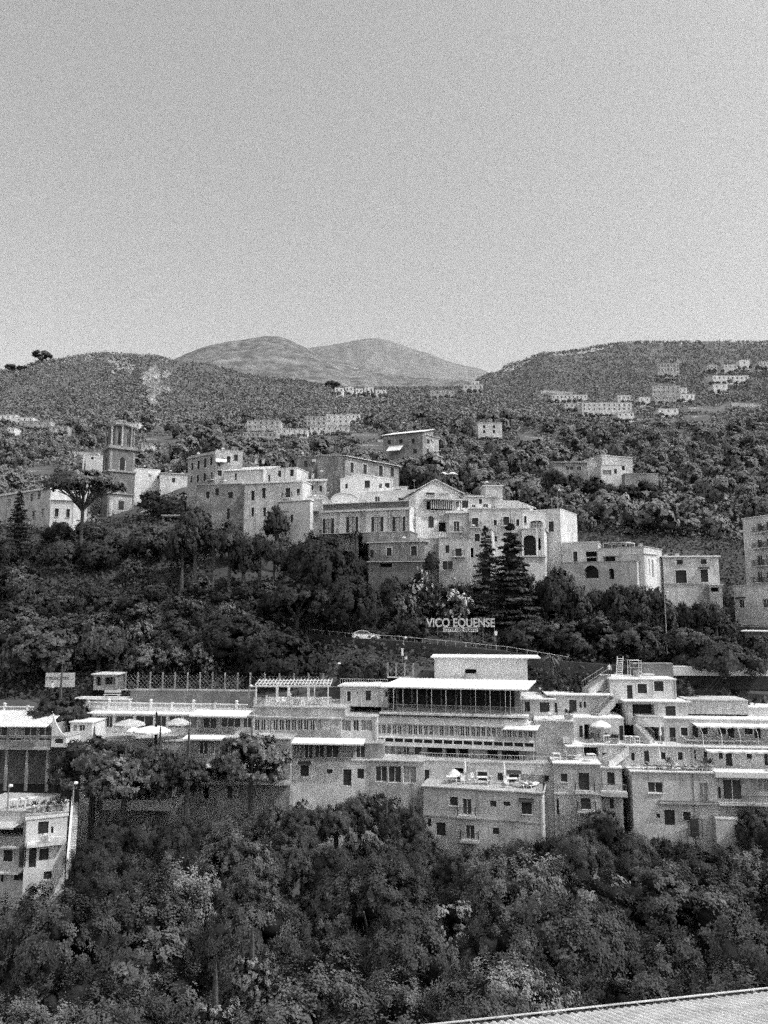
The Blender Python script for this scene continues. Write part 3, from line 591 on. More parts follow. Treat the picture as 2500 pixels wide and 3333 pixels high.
# upper scattered houses
r, f, zt, zb = B('house', 'grey farmhouse with long sunlit tile roof above the town', (1246,262), (1376,256), 1420, 11, 'dull', 'tile', rise=3.4, op=[(1262,1432,1272,1446,'c'),(1300,1430,1310,1444,'c'),(1340,1428,1350,1444,'c'),(1345,1462,1357,1476,'c')], ov=.6, rm='roofw')
awning(r, f, 1268, 1314, 1452, 1468, 3.2, scallop=False)
B('house', 'pale gable end wing right of the long tile roof farmhouse', (1376,258), (1428,264), 1414, 9, 'mid', 'tile', rise=1.8, op=[(1390,1430,1398,1444,'c'),(1386,1460,1396,1475,'c')])
B('house', 'lone pale cube house among the trees above the centre', (1556,350), (1634,350), 1376, 12, 'light', 'flat', op=[(1572,1384,1580,1394,'c'),(1604,1384,1612,1394,'c'),(1572,1400,1580,1410,'c'),(1604,1400,1612,1410,'c')])
B('house', 'grey blank upper storey of the hillside house on the right', (1957,222), (2058,226), 1482, 11, 'mid', 'flat', ov=.2)
B('house', 'white lower wing with two dark windows on the right hillside', (1956,216), (2038,216), 1514, 7, 'white', 'flat', op=[(1999,1526,2008,1542,'c'),(2024,1516,2034,1531,'c'),(1962,1530,1990,1546,'w')], ov=.1)
B('house', 'tiny bright roofed hut left of the hillside house', (1904,224), (1948,224), 1502, 5, 'white', 'flat', ov=.3)
B('shed', 'long low shed with grating window on the wooded slope', (1800,214), (1912,214), 1506, 5, 'dull', 'tile', rise=1., op=[(1842,1518,1866,1530,'g'),(1878,1518,1892,1532,'wt')], cat='shed')
B('terrace_wall', 'plain grey garden wall right of the hillside house', (2034,212), (2142,212), 1542, 3, 'dull', 'flat', cat='wall', ov=.1, rm='mid')
# distant clusters
def settle(px, y, Y):      # the distance nearest Y at which the slope shows at this height
    best = min((abs(pix(gp(px, q))[1]-y)*3+abs(q-Y)*.05, q) for q in [112+2*i for i in range(64)]+[240+5*i for i in range(200)]); return best[1]
def far(label, x0, x1, y, Y, m='light', rows=1, n=4, dep=12, roof='flat', name='house', h=None, **k):
    ops = []
    hh = 19*rows+4
    Y = settle((x0+x1)/2, y+hh+5, Y)
    for j in range(rows):
        for i in range(n):
            w = (x1-x0)/n; c = x0+w*(i+.5); yy = y+5+j*13
            ops.append((c-2.6, yy, c+2.4, yy+7, 'f'))
    return B(name, label, (x0,Y), (x1,Y), y, dep, m, roof, op=ops, back=.3, vis=hh, **k)
far('distant three storey pale house on the spur, left end of its cluster', 804, 912, 1368, 452, 'mid', 2, 6)
far('distant long arcaded row house stepping along the spur', 790, 900, 1408, 440, 'mid', 1, 8)
far('distant low row house linking the arcade to the hotel block', 900, 1000, 1396, 442, 'light', 1, 6)
far('distant pale hotel block on top of the spur', 998, 1062, 1356, 455, 'mid', 2, 4)
far('distant bright roofed villa at the spur top', 1062, 1136, 1350, 452, 'light', 2, 4)
far('distant white house at the right tip of the spur', 1130, 1172, 1348, 458, 'white', 1, 3)
far('distant low terrace house under the spur hotel', 1010, 1136, 1388, 445, 'light', 1, 7)
far('far left bright roofed house on the lower slope', 0, 52, 1350, 420, 'white', 1, 3)
far('far left white house with overhanging flat roof', 52, 108, 1358, 425, 'white', 1, 3)
far('long thin white roofed shed on the far left slope', 64, 166, 1370, 410, 'mid', 1, 4, 6, h=9)
far('small white cottage low on the far left slope', 24, 48, 1392, 400, 'white', 1, 2, 8)
far('tiny hut above the tower roofs on the far left slope', 166, 220, 1388, 405, 'mid', 1, 3, 6)
far('bright roofed house seen behind the belfry top', 426, 454, 1377, 400, 'white', 1, 2)
far('small pale cottage on the slope right of the belfry', 460, 494, 1446, 330, 'light', 1, 2, 8)
far('distant white house in the valley saddle', 1508, 1572, 1252, 880, 'light', 1, 4)
far('distant tower like house on the saddle knoll', 1534, 1560, 1240, 890, 'white', 1, 2)
far('distant low farm left of the saddle knoll', 1400, 1480, 1270, 870, 'mid', 1, 5)
for i, (x0, x1, y) in enumerate(((1090,1118,1262),(1124,1150,1258),(1158,1180,1264),(1186,1216,1260),(1222,1258,1268))):
    far('tiny pale farmhouse in the hazy valley between the hills', x0, x1, y, 1150, 'white', 1, 2, 14, group='tiny farmhouses in the hazy valley')
V = [('arcaded long white house of the hill village, highest row', 1796, 1912, 1284, 640, 'light', 1, 9), ('thin white roofed house left in the hill village', 1838, 1886, 1312, 560, 'light', 1, 3),
 ('broad pale house with many windows in the hill village', 1894, 2056, 1310, 560, 'light', 2, 10), ('small white house stepping below the broad village house', 2010, 2064, 1342, 545, 'white', 1, 3),
 ('pale cube house left above the broad village house', 2010, 2052, 1286, 640, 'light', 1, 3), ('white round cornered house behind the dark village tree', 2080, 2116, 1292, 640, 'white', 1, 2),
 ('flat roofed village school with a dark window row', 2122, 2214, 1254, 700, 'mid', 2, 6), ('bright low roof beside the village school', 2208, 2236, 1262, 700, 'white', 1, 2),
 ('long bright white roof strip on the right slope', 2144, 2208, 1330, 560, 'white', 1, 3), ('white curved terrace below the village school', 2214, 2260, 1282, 650, 'white', 1, 3),
 ('white farmhouse under the village church', 2322, 2368, 1250, 700, 'white', 1, 2), ('pale house high on the right slope', 2300, 2334, 1188, 820, 'light', 1, 3),
 ('pale house between the high house and the church', 2356, 2400, 1186, 815, 'light', 1, 3), ('long low church nave roof on the right hill', 2320, 2436, 1222, 770, 'white', 1, 8),
 ('pale house at the right edge beside the church', 2470, 2520, 1176, 820, 'light', 1, 4), ('low grey terrace house lower in the hill village', 2130, 2200, 1288, 640, 'mid', 1, 6),
 ('faint pale house high on the rounded hill', 2140, 2210, 1182, 1000, 'mid', 2, 7)]
for l_, x0, x1, y, Y, m_, rw, n_ in V: far(l_, x0, x1, y, Y, m_, rw, n_, h=12)
far('domed village church tower with an arched opening', 2406, 2440, 1172, 775, 'white', 1, 1, 10, name='church_tower')
# dry stone terraces seen as pale strips on the slopes
for i, (x0, x1, y, Y) in enumerate(((1230,1300,1432,300),(1700,1780,1420,420),(2240,2380,1325,560),(2380,2500,1310,540),(1760,1880,1270,660),(2250,2330,1354,520),(240,330,1470,330),(470,560,1426,340),(1180,1260,1446,300),(2012,2110,1360,530),(90,160,1530,210),(1130,1230,1412,320))):
    Y = settle((x0+x1)/2, y+6, Y)
    B('terrace_wall', 'pale dry stone terrace wall crossing the wooded slope', (x0,Y), (x1,Y*1.01), y, 1.5, 'mid', 'flat', cat='wall', ov=.05, rm='mid', vis=8, group='dry stone walls on the slopes')

for nm, l_, x0, x1, y, h_, d_, op_ in (('shed', 'small open shed with bright flat roof on the bank below the tower houses', 528, 614, 1678, 24, 3, 1), ('terrace_wall', 'long ivy grown terrace wall below the shaded town houses', 600, 745, 1764, 24, 1, 0),
   ('terrace_wall', 'short lower terrace wall on the bank with pale coping', 612, 690, 1806, 18, 1, 0), ('garden_hut', 'little pale hut among the bushes left of the round evergreen', 895, 925, 1766, 20, 2, 1)):
    Y = settle((x0+x1)/2, y+h_, 140)
    B(nm, l_, (x0,Y), (x1,Y), y, d_, 'dull', 'flat', cat={'shed': 'shed', 'garden_hut': 'hut'}.get(nm, 'wall'), ov=.2, rm='roofw' if nm == 'shed' else 'light', vis=h_-3, op=[(x0+6,y+5,x1-6,y+h_-3,'o')] if op_ else [])
    REG.append((x0, x1, y, y+h_-4, Y))
# ------------------------------------------------------------------ road, cars, sign
def road():
    pts = [(820,2078,119),(1000,2066,118),(1150,2082,113),(1300,2092,110.5),(1450,2106,108.5),(1650,2126,107),(1850,2160,106),(2000,2172,105),(2200,2180,104.5),(2600,2185,104)]
    for nm, w0, w1, m, dz in (('road', -.2, 6.0, 'asphalt', .25), ('pavement', 6.004, 7.4, 'concrete', .38)):
        v = []; f = []
        for px, py, Y in pts:
            p = at(px, py, Y); v += [(p.x, p.y+w0, p.z+dz), (p.x, p.y+w1, p.z+dz), (p.x, p.y+w0, p.z-2.5)]
        for i in range(len(pts)-1): a = i*3; f += [(a, a+3, a+4, a+1), (a+2, a+5, a+3, a)]
        me = bpy.data.meshes.new(nm); me.from_pydata(v, [], f); me.materials.append(M[m]); o = bpy.data.objects.new(nm, me); C.objects.link(o); struct(o)
    # guard rail along the valley side
    root = thing('guard_rail', 'thin pale guard rail along the valley edge of the road', 'guard rail', at(1300,2092,110.5), world=True)
    mb = MB()
    q = [at(px, py, Y)+Vector((0,-.1,.9)) for px, py, Y in pts[1:7]]
    for a, b in zip(q, q[1:]):
        mb.tube([a, b], .045, 'mid', 6)
        for i in range(6): p = a.lerp(b, i/6); pm = MB(); pm.box(p-Vector((0,0,.45)), (.07,.07,.9), 'gmetal'); pm.build('post', root)
    mb.build('rail', root)
    return pts
road()
def tri_wall():
    r, f, zt, zb = B('roadside_wall', 'sunlit wedge shaped roadside wall behind the white car', (1078,121), (1200,119), 2052, 1, 'light', 'flat', cat='wall', ov=.02, rm='light', ybot=2066)
tri_wall()
def car(px, py, Y, paint, label, rz=0.):
    p = at(px, py, Y); root = thing('parked_car', label, 'car', p, rz=rz)
    def body(prof, w, m, name, inset=0., z0=None):
        mb = MB(); n = len(prof)
        L_ = [Vector((x, -w+(.0 if z < .85 else inset), z)) for x, z in prof]; R_ = [Vector((x, w-(.0 if z < .85 else inset), z)) for x, z in prof]
        mb.poly(L_, m); mb.poly(R_[::-1], m)
        for i in range(n): j = (i+1) % n; mb.poly([L_[j], L_[i], R_[i], R_[j]], m)
        return mb.build(name, root)
    b = body([(-2.05,.3),(-1.75,.22),(1.8,.22),(2.1,.35),(2.12,.62),(2.0,.78),(1.2,.92),(.75,1.0),(.15,1.42),(-.3,1.5),(-1.1,1.46),(-1.75,1.2),(-2.05,.95),(-2.1,.6)], .86, paint, 'body', .14)
    bm = b.modifiers.new('b', 'BEVEL'); bm.width = .05; bm.segments = 2
    for s in (-1, 1):
        g = MB(); g.poly([(.62,s*.75,1.0),(.1,s*.735,1.36),(-.25,s*.735,1.42),(-.25,s*.8,.97)][::s], 'glass'); g.poly([(-.33,s*.8,.97),(-.33,s*.735,1.42),(-1.05,s*.735,1.39),(-1.5,s*.76,1.14),(-1.5,s*.8,.99)][::s], 'glass'); g.build('side_window', root)
    g = MB(); g.poly([(.8,-.66,1.0),(.8,.66,1.0),(.19,.62,1.42),(.19,-.62,1.42)], 'glass'); g.build('windscreen', root)
    for x in (-1.3, 1.35):
        for s in (-1, 1):
            w = MB(); w.tube([(x, s*.7, .33), (x, s*.89, .33)], .33, 'tyre', 16); o = w.build('wheel', root)
            h = MB(); h.tube([(x, s*.885, .33), (x, s*.905, .33)], .2, 'gmetal', 10); h.build('rim', o)
    for s in (-1, 1):
        h = MB(); h.box((2.07, s*.62, .66), (.12,.34,.14), 'metal'); h.build('headlight', root)
        h = MB(); h.box((.7, s*.95, 1.0), (.14,.18,.12), paint); h.build('wing_mirror', root)
    return root
car(1192, 2084, 113.8, 'carw', 'white hatchback parked at the bend of the hillside road')
car(1420, 2104, 110.3, 'card', 'dark saloon car on the road below the town sign')
car(1484, 2110, 109.8, 'card', 'second dark car right behind the dark saloon below the sign', 0)
def lamp(px, py, Y, h, label):
    p = at(px, py, Y); root = thing('street_lamp', label, 'street lamp', p)
    mb = MB(); mb.tube([(0,0,0),(0,0,h*.7),(0,0,h)], [.09,.07,.05], 'gmetal', 8); mb.build('pole', root)
    mb = MB(); mb.tube([(0,0,h-.05),(.25,-.2,h+.12)], .04, 'gmetal', 6); mb.build('arm', root)
    mb = MB(); mb.lathe([(.1,-.12),(.22,0),(.2,.14),(.06,.2)], 'cloth', 10, (.28,-.22,h+.12)); mb.build('lamp_head', root)
lamp(1313, 2100, 108.3, .9, 'short lamp with white globe on the road edge above the terrace hedge')
lamp(1097, 2215, 104, 2.1, 'white terrace lamp post left of the round hedge')
lamp(810, 2278, 98, 1.6, 'white globe lamp at the corner of the balustrade')
lamp(2172, 2130, 107, 8.5, 'tall thin lamp pole rising through the trees right of the road')
lamp(1815, 1655, 128, 3.0, 'slim pole on the tiled roofs beside the wood')
def roadsign(px, py, Y, label, w=.4, h=.5):
    p = at(px, py, Y); root = thing('road_sign', label, 'sign', p)
    mb = MB(); mb.tube([(0,0,0),(0,0,2.2)], .03, 'gmetal', 6); mb.build('post', root)
    mb = MB(); mb.box((0,-.05,2.2), (w,.04,h), 'cloth'); mb.build('panel', root)
roadsign(1310, 2175, 105, 'narrow white panel on a post left of the penthouse', .3, 1.0)
roadsign(1322, 2195, 104.5, 'small square white sign behind the terrace gate', .35, .35)
roadsign(1615, 2112, 108.6, 'small pale sign on the roadside under the last letter of the town sign', .35, .6)
def meshed(name, c):
    o = bpy.data.objects.new('t', c); C.objects.link(o); bpy.context.view_layer.update()
    me = bpy.data.meshes.new_from_object(o.evaluated_get(bpy.context.evaluated_depsgraph_get())); bpy.data.objects.remove(o)
    me.name = name; q = bpy.data.objects.new(name, me); C.objects.link(q); return q
def town_sign():
    Y = 113.; p0 = at(1388, 2040, Y); p1 = at(1610, 2040, Y)
    root = thing('town_sign', 'large white letter sign reading VICO EQUENSE CITTÀ DEL GUSTO on the green bank', 'sign', p0)
    def text(s, name, h, x0, x1, z, m, depth=.08, split=True, yy=0, parent=None):
        tmp = []
        cu = bpy.data.curves.new('t', 'FONT'); cu.body = s; cu.size = 1; o = bpy.data.objects.new('t', cu); C.objects.link(o)
        bpy.context.view_layer.update(); W = o.dimensions.x; bb = [Vector(b) for b in o.bound_box]; xmin = min(b.x for b in bb)
        # advance widths of the letters
        adv = []
        for i in range(len(s)+1):
            cu.body = s[:i]+'|'; bpy.context.view_layer.update(); adv.append(max(b[0] for b in o.bound_box))
        base = adv[0]
        cu.body = 'E'; bpy.context.view_layer.update(); H = o.dimensions.y
        bpy.data.objects.remove(o)
        sx = (x1-x0)/W; sz = h/H
        if not split: items = [(s, 0.)]
        else: items = [(ch, adv[i]-base) for i, ch in enumerate(s) if ch != ' ']
        for ch, off in items:
            c = bpy.data.curves.new(name, 'FONT'); c.body = ch; c.size = 1; c.extrude = depth; c.offset = .022; c.materials.append(M[m])
            q = meshed(name, c); q.parent = parent or root
            q.location = (x0+off*sx, yy, z); q.rotation_euler = (math.pi/2, 0, 0); q.scale = (sx, sz, 1)
    Wd = (p1-p0).x
    text('VICO EQUENSE', 'letter', 1.22, 0, Wd, 0, 'signw')
    a = at(1443,2057,Y)-p0; b = at(1556,2042,Y)-p0
    mb = MB(); mb.box(((a.x+b.x)/2, .15, (a.z+b.z)/2), (b.x-a.x, .08, b.z-a.z), 'cloth'); pl = mb.build('plate', root)
    text('CITTÀ DEL GUSTO', 'lettering', .46, a.x+.2, b.x-.2, (a.z+b.z)/2-.23, 'dark', .02, split=False, yy=.09, parent=None)
    mb = MB()
    for i in range(7): x = Wd*i/6; mb.tube([(x,.3,-2.4),(x,.3,1.1)], .04, 'gmetal', 6)
    mb.box((Wd/2,.22,.1), (Wd,.06,.06), 'gmetal'); mb.box((Wd/2,.22,1.0), (Wd,.06,.06), 'gmetal'); mb.build('frame', root)
town_sign()
# ------------------------------------------------------------------ small terrace things
def parasol(p, label, w=2.6, h=2.4, m='cloth', open_=True, group=None):
    root = thing('parasol', label, 'parasol', p, group)
    mb = MB(); mb.tube([(0,0,0),(0,0,h)], .035, 'metal', 6); mb.build('pole', root)
    mb = MB()
    if open_:
        n = 8; R = w/2
        for i in range(n):
            a, b = 2*math.pi*i/n, 2*math.pi*(i+1)/n
            q = lambda r, z, t: (r*math.cos(t), r*math.sin(t), z)
            mb.poly([q(R,h-.5,a), q(R,h-.5,b), q(R*.5,h-.14,b), q(R*.5,h-.14,a)], m); mb.poly([q(R*.5,h-.14,a), q(R*.5,h-.14,b), (0,0,h+.08)], m)
            mb.poly([q(R,h-.68,a), q(R,h-.68,b), q(R,h-.5,b), q(R,h-.5,a)], m)
    else: mb.lathe([(.05,h*.3),(.17,h*.4),(.15,h*.6),(.11,h*.85),(.02,h+.05)], m, 8)
    mb.build('canopy', root)
    mb = MB(); mb.lathe([(.3,0),(.3,.08),(.1,.12)], 'concrete', 10); mb.build('base', root)
def table(p, label, w=.9, group=None, m='metal'):
    root = thing('table', label, 'table', p, group)
    mb = MB(); mb.box((0,0,.73), (w,.8,.05), m); mb.build('tabletop', root)
    for x in (-1, 1):
        for y in (-1, 1): mb = MB(); mb.box((x*(w/2-.06), y*.34, .35), (.05,.05,.7), m); mb.build('leg', root)
def chair(p, label, rz=0, group=None, m='metal'):
    root = thing('chair', label, 'chair', p, group, rz=rz)
    mb = MB(); mb.box((0,0,.44), (.45,.45,.04), m); mb.build('seat', root)
    mb = MB(); mb.box((0,.22,.7), (.45,.04,.42), m); mb.build('backrest', root)
    for x in (-1, 1):
        for y in (-1, 1): mb = MB(); mb.box((x*.19, y*.19, .21), (.04,.04,.42), m); mb.build('leg', root)
def lounger(p, label, rz=0, group=None):
    root = thing('sun_lounger', label, 'sun lounger', p, group, rz=rz)
    mb = MB(); mb.box((0,-.3,.34), (.6,1.3,.06), 'cloth'); mb.build('mattress', root)
    mb = MB(); mb.box((0,.65,.55), (.6,.75,.06), 'cloth', M4=Matrix.Rotation(math.radians(38), 3, 'X')); mb.build('backrest', root)
    mb = MB(); mb.box((0,0,.27), (.64,1.85,.05), 'metal'); [mb.box((x*.28, y*.8, .13), (.05,.05,.26), 'metal') for x in (-1,1) for y in (-1,1)]; mb.build('frame', root)
def potted(p, label, s=1., group=None):
    root = thing('potted_plant', label, 'potted plant', p, group)
    mb = MB(); mb.lathe([(.16*s,0),(.24*s,.36*s),(.26*s,.38*s),(.2*s,.36*s)], 'mid', 10); mb.build('pot', root)
    mb = MB()
    for i in range(60):
        t = random.random()*6.28; e = random.uniform(.2,1.4); r = random.uniform(.25,.6)*s
        d = Vector((math.cos(t)*math.cos(e), math.sin(t)*math.cos(e), math.sin(e)))*r; q = Vector((0,0,.4*s))+d; w = d.cross(Vector((0,0,1))).normalized()*.05*s
        mb.poly([q-d*.35-w, q-d*.35+w, q+w*.6, q-w*.6], 'leafm')
    mb.build('foliage', root)
# ------------------------------------------------------------------ hotel, left wing
def balusters(label, x0, Y0, x1, Y1, ytop, h=1.0, n=60, name='balustrade'):
    a = at(x0, ytop, Y0); b = at(x1, ytop, Y1); b.z = a.z
    F_ = Face((a.x, a.y), (b.x, b.y)); zt = a.z; z0 = zt-h; root = thing(name, label, 'balustrade', F_.P(F_.L/2, z0), world=True); L = F_.L
    mb = MB(); F_.bx(mb, 0, L, zt-.12, zt, -.14, .14, 'white'); mb.build('handrail', root)
    mb = MB(); F_.bx(mb, 0, L, z0-.15, z0+.1, -.16, .16, 'light'); mb.build('plinth', root)
    mb = MB()
    for i in range(n):
        if i % 16 == 0: continue
        p = F_.P(L*i/n, z0+.1); hh = h-.22; mb.lathe([(.05,0),(.05,hh*.1),(.09,hh*.35),(.04,hh*.75),(.06,hh)], 'white', 6, p)
    mb.build('baluster', root)['kind'] = 'stuff'
    for i in range(0, n+1, 16):
        p = F_.P(L*i/n, z0); mb = MB(); mb.box(p+Vector((0,0,h/2+.06)), (.3,.3,h+.1), 'white', rz=math.atan2(F_.e.y, F_.e.x)); pier = mb.build('pier', root)
        if i % 32 == 16: mb = MB(); mb.lathe([(.08,0),(.2,.12),(.22,.25),(.1,.34)], 'white', 8, p+Vector((0,0,h+.12))); mb.build('urn', pier)
balusters('long white balustrade above the left hotel wing', 288, 99, 806, 96.5, 2284, 1.05, 120)
balusters('grey balustrade stretch behind the leftmost pine', -60, 100, 110, 99.5, 2298, .95, 36)
r, f, zt, zb = B('hotel_wing', 'low glazed hotel wing with white slab roof under the balustrade', (300,97), (650,95.5), 2322, 7, 'white', 'flat', ov=.5, cat='hotel',
  op=[(312,2330,336,2368,'g'),(342,2330,366,2368,'g'),(374,2330,432,2370,'g'),(440,2330,498,2370,'g'),(506,2330,540,2370,'g'),(548,2330,590,2370,'g'),(598,2330,640,2372,'G')], ybot=2470)
r, f, zt, zb = B('glazed_lounge', 'glazed lounge with pitched white canopy roof in the hotel middle', (648,94.5), (826,93.5), 2330, 7, 'mid', 'flat', ov=.1, cat='hotel',
  op=[(660,2337,704,2372,'g'),(718,2337,782,2368,'w'),(790,2337,818,2370,'g')], ybot=2470, rm='mid')
awning(r, f, 640, 822, 2309, 2328, 2.2, scallop=False, name='canopy')
r, f, zt, zb = B('hotel_wing', 'long hotel storey with a row of tall dark glass panels', (824,94), (1110,92.5), 2336, 9, 'mid', 'flat', ov=.12, cat='hotel', rm='mid',
  op=[(828+i*20, 2342, 844+i*20, 2378, 'w') for i in range(10)]+[(1032,2342,1044,2378,'w')], ybot=2480)
r2, f2, zt2, zb2 = B('terrace_block', 'blank pale terrace parapet block carrying the pergola terrace', (824,94.6), (1122,93.1), 2302, 9, 'mid', 'flat', ov=.05, rm='deck', ybot=2336, cat='terrace')
railing(r2, f2, .1, f2.L-.1, zt2+.18, 0, 'metal', bars='h', h=.95)
ZP = zt2+.2
# pergola on the terrace
def pergola():
    root = thing('pergola', 'white framed pergola with slatted top on the hotel terrace', 'pergola', at(950, 2290, 97), world=True)
    xs = (834, 902, 940, 1004, 1024, 1068)
    Yf, Yb = 96.4, 99.4
    tz = zat(2234, Yf)
    for i, x in enumerate(xs):
        p = at(x, 2260, Yf if i not in (1, 3) else Yb); p.z = ZP
        mb = MB(); mb.box(p+Vector((0,0,(tz-ZP)/2)), (.3 if i in (1,2,3) else .14, .3 if i in (1,2,3) else .14, tz-ZP), 'white'); mb.build('post', root)
    x0, x1 = at(832,2234,Yf).x, at(1076,2234,Yf).x
    mb = MB()
    for y in (Yf, (Yf+Yb)/2, Yb): mb.box(((x0+x1)/2, y, tz+.08+(y-Yf)*.12), (x1-x0, .12, .16), 'white')
    mb.build('beam', root)
    mb = MB()
    for i in range(22):
        x = x0+(x1-x0)*i/21; mb.hexa([(x-.035,Yf-.3,tz+.17),(x+.035,Yf-.3,tz+.17),(x+.035,Yb+.3,tz+.55),(x-.035,Yb+.3,tz+.55),(x-.035,Yf-.3,tz+.25),(x+.035,Yf-.3,tz+.25),(x+.035,Yb+.3,tz+.63),(x-.035,Yb+.3,tz+.63)], 'white')
    mb.build('slat', root)['kind'] = 'stuff'
pergola()
balusters('short white balustrade along the back of the pergola terrace', 866, 99.6, 1080, 99.2, 2268, .9, 44)
for i, (x, l_) in enumerate(((965,'dark bushy potted plant in the middle of the pergola terrace'),(1040,'dark potted plant near the right pergola posts'),(858,'small potted plant by the leftmost pergola post'))):
    p = at(x, 2290, 95.6); p.z = ZP; potted(p, l_, 1.9 if i < 2 else 1.2)
for i, x in enumerate((905,925,985,1008)):
    p = at(x, 2290, 95.4); p.z = ZP; chair(p, 'white chair behind the railing of the pergola terrace', i, group='white chairs on the pergola terrace')
r, f, zt, zb = B('terrace_house', 'pale single storey terrace rooms with flat white roof left of the great canopy', (1108,97), (1262,96), 2234, 6, 'light', 'flat', ov=.3, ybot=2300, cat='house',
  op=[(1130,2250,1142,2282,'ct'),(1190,2248,1207,2280,'d'),(1254,2250,1262,2268,'c'),(1161,2252,1165,2258,'c')])
railing(r, f, 0, f.L, zt+.18, .1, 'metal', .3, .8, name='roof_rail')
# hotel main volume
r, f, zt, zb = B('hotel_windows_wing', 'pale hotel facade with mixed curtained windows joining the glass gallery', (1096,93.4), (1226,92.8), 2334, 9, 'light', 'flat', ov=.1, rm='mid', cat='hotel', ybot=2470,
  op=[(1101,2344,1142,2380,'G'),(1149,2344,1168,2380,'g'),(1174,2344,1212,2380,'G')])
Yl, Yr = 96., 92.2
def hx(px): return Yl+(Yr-Yl)*(px-1213)/524
# glazed top storey under the white canopy roof
r, f, zt, zb = B('hotel_penthouse', 'blank white rooftop block crowning the hotel', (1414,99.5), (1716,98), 2144, 6, 'white', 'flat', ov=.15, cat='hotel', ybot=2230, op=[(1514,2178,1550,2206,'o')], right=[(1720,2145,1740,2210,'o')])
mb = MB(); f.bx(mb, -.5, f.L+1.7, zt+.15, zt+.25, -6, .5, 'roofw'); mb.build('roof_slab', r)
mb = MB(); a, b = f.pt(1516,2200)[0], f.pt(1552,2200)[0]; f.bx(mb, a, b, zat(2214,97), zat(2196,97), .3, .9, 'mid'); mb.build('hatch', r)
r, f, zt, zb = B('hotel_gallery', 'dark glazed top gallery of the hotel behind thin white posts', (1290,Yl-.2), (1690,Yr+.6), 2236, 6, 'darkw', 'flat', ov=.02, cat='hotel', ybot=2330, rm='mid',
  op=[(1293+i*48, 2243+i*.6, 1339+i*48, 2304+i*1.4, 'G' if i == 9 else 'o') for i in range(8)])
cn = MB(); P0 = f.P
L = f.L; zc = zt+.1
q = [f.P(-1.6,zc-.05,1.7), f.P(L+1.0,zc-.05,1.7), f.P(L+2.0,zc+.5,-4.0), f.P(-.2,zc+.5,-4.4)]
cn.hexa(q+[p+Vector((0,0,.14)) for p in q], 'roofw'); o = cn.build('canopy_roof', r)
mb = MB(); n = 30
for i in range(n+1):
    t = i/n; a0 = q[0].lerp(q[1], t)+Vector((0,0,.141)); a1 = q[3].lerp(q[2], t)+Vector((0,0,.141)); e = f.e*.03
    mb.hexa([a0-e, a0+e, a1+e, a1-e]+[x+Vector((0,0,.05)) for x in (a0-e, a0+e, a1+e, a1-e)], 'roofw')
mb.build('roof_rib', o)['kind'] = 'stuff'
for x in (1251,1288,1318,1364,1410,1456,1504,1551,1598,1647,1663,1697):
    s_ = f.pt(x, 2280)[0]; mb = MB(); f.bx(mb, s_-.035, s_+.035, zt-2.85, zt+.06, 1.35, 1.42, 'metal'); mb.build('post', r)
railing(r, f, -1.5, L+.8, zt-2.85, 1.45, 'gmetal', .16, .95)
mb = MB(); f.bx(mb, -1.8, L+1.1, zt-3.1, zt-2.87, .01, 1.75, 'light'); mb.build('floor_slab', r)
zs = zt-3.1
mb = MB(); Lw = L+1.2
for i in range(8):   # rounded pale band under the gallery
    t0, t1 = math.pi*i/8, math.pi*(i+1)/8
    mb.poly([f.P(-2.6,zs-.25-.75+.75*math.cos(t0),1.0+.55*math.sin(t0)), f.P(-2.6,zs-.25-.75+.75*math.cos(t1),1.0+.55*math.sin(t1)), f.P(Lw-.2,zs-.25-.75+.75*math.cos(t1),1.0+.55*math.sin(t1)), f.P(Lw-.2,zs-.25-.75+.75*math.cos(t0),1.0+.55*math.sin(t0))], 'light')
f.bx(mb, -2.6, Lw-.2, zs-1.8, zs-.25, -.5, 1.0, 'mid'); f.bx(mb, -1.6, Lw-.6, zs-.25, zs-.003, -.5, .9, 'dull')
mb.build('curved_band', r)
# verandah storey
r, f, zt, zb = B('hotel_verandah', 'long glazed hotel verandah with white panelled parapet', (1222,Yl-1.5), (1738,Yr-1.6), 2355, 9, 'light', 'flat', ov=.1, cat='hotel', ybot=2424, rm='mid',
  op=[(1226+i*51.2+j*16.5, 2359+i*.8, 1226+i*51.2+j*16.5+13, 2389+i*1.4, 'G' if (i+j) % 5 == 0 else 'w') for i in range(10) for j in range(3)])
a0 = f.L; zq = zt-1.47
mb = MB(); f.bx(mb, 0, a0+.1, zq-.14, zq, .003, .35, 'white'); f.bx(mb, 0, a0+.1, zq-1.05, zq-.6, .003, .35, 'white')
for i in range(17): c = a0*i/16; f.bx(mb, c-.08, c+.08, zq-.6, zq-.14, .05, .34, 'white')
mb.build('parapet', r)
mb = MB(); f.bx(mb, .05, a0-.05, zq-.6, zq-.14, .004, .045, 'dark'); mb.build('parapet_infill', r)
mb = MB(); q = [f.P(a0-3.6,zt-.1,1.0), f.P(a0+.4,zt-.1,1.0), f.P(a0+.9,zt+.4,-2.4), f.P(a0-2.6,zt+.4,-2.4)]; mb.hexa(q+[p+Vector((0,0,.1)) for p in q], 'roofw'); mb.build('canopy', r)
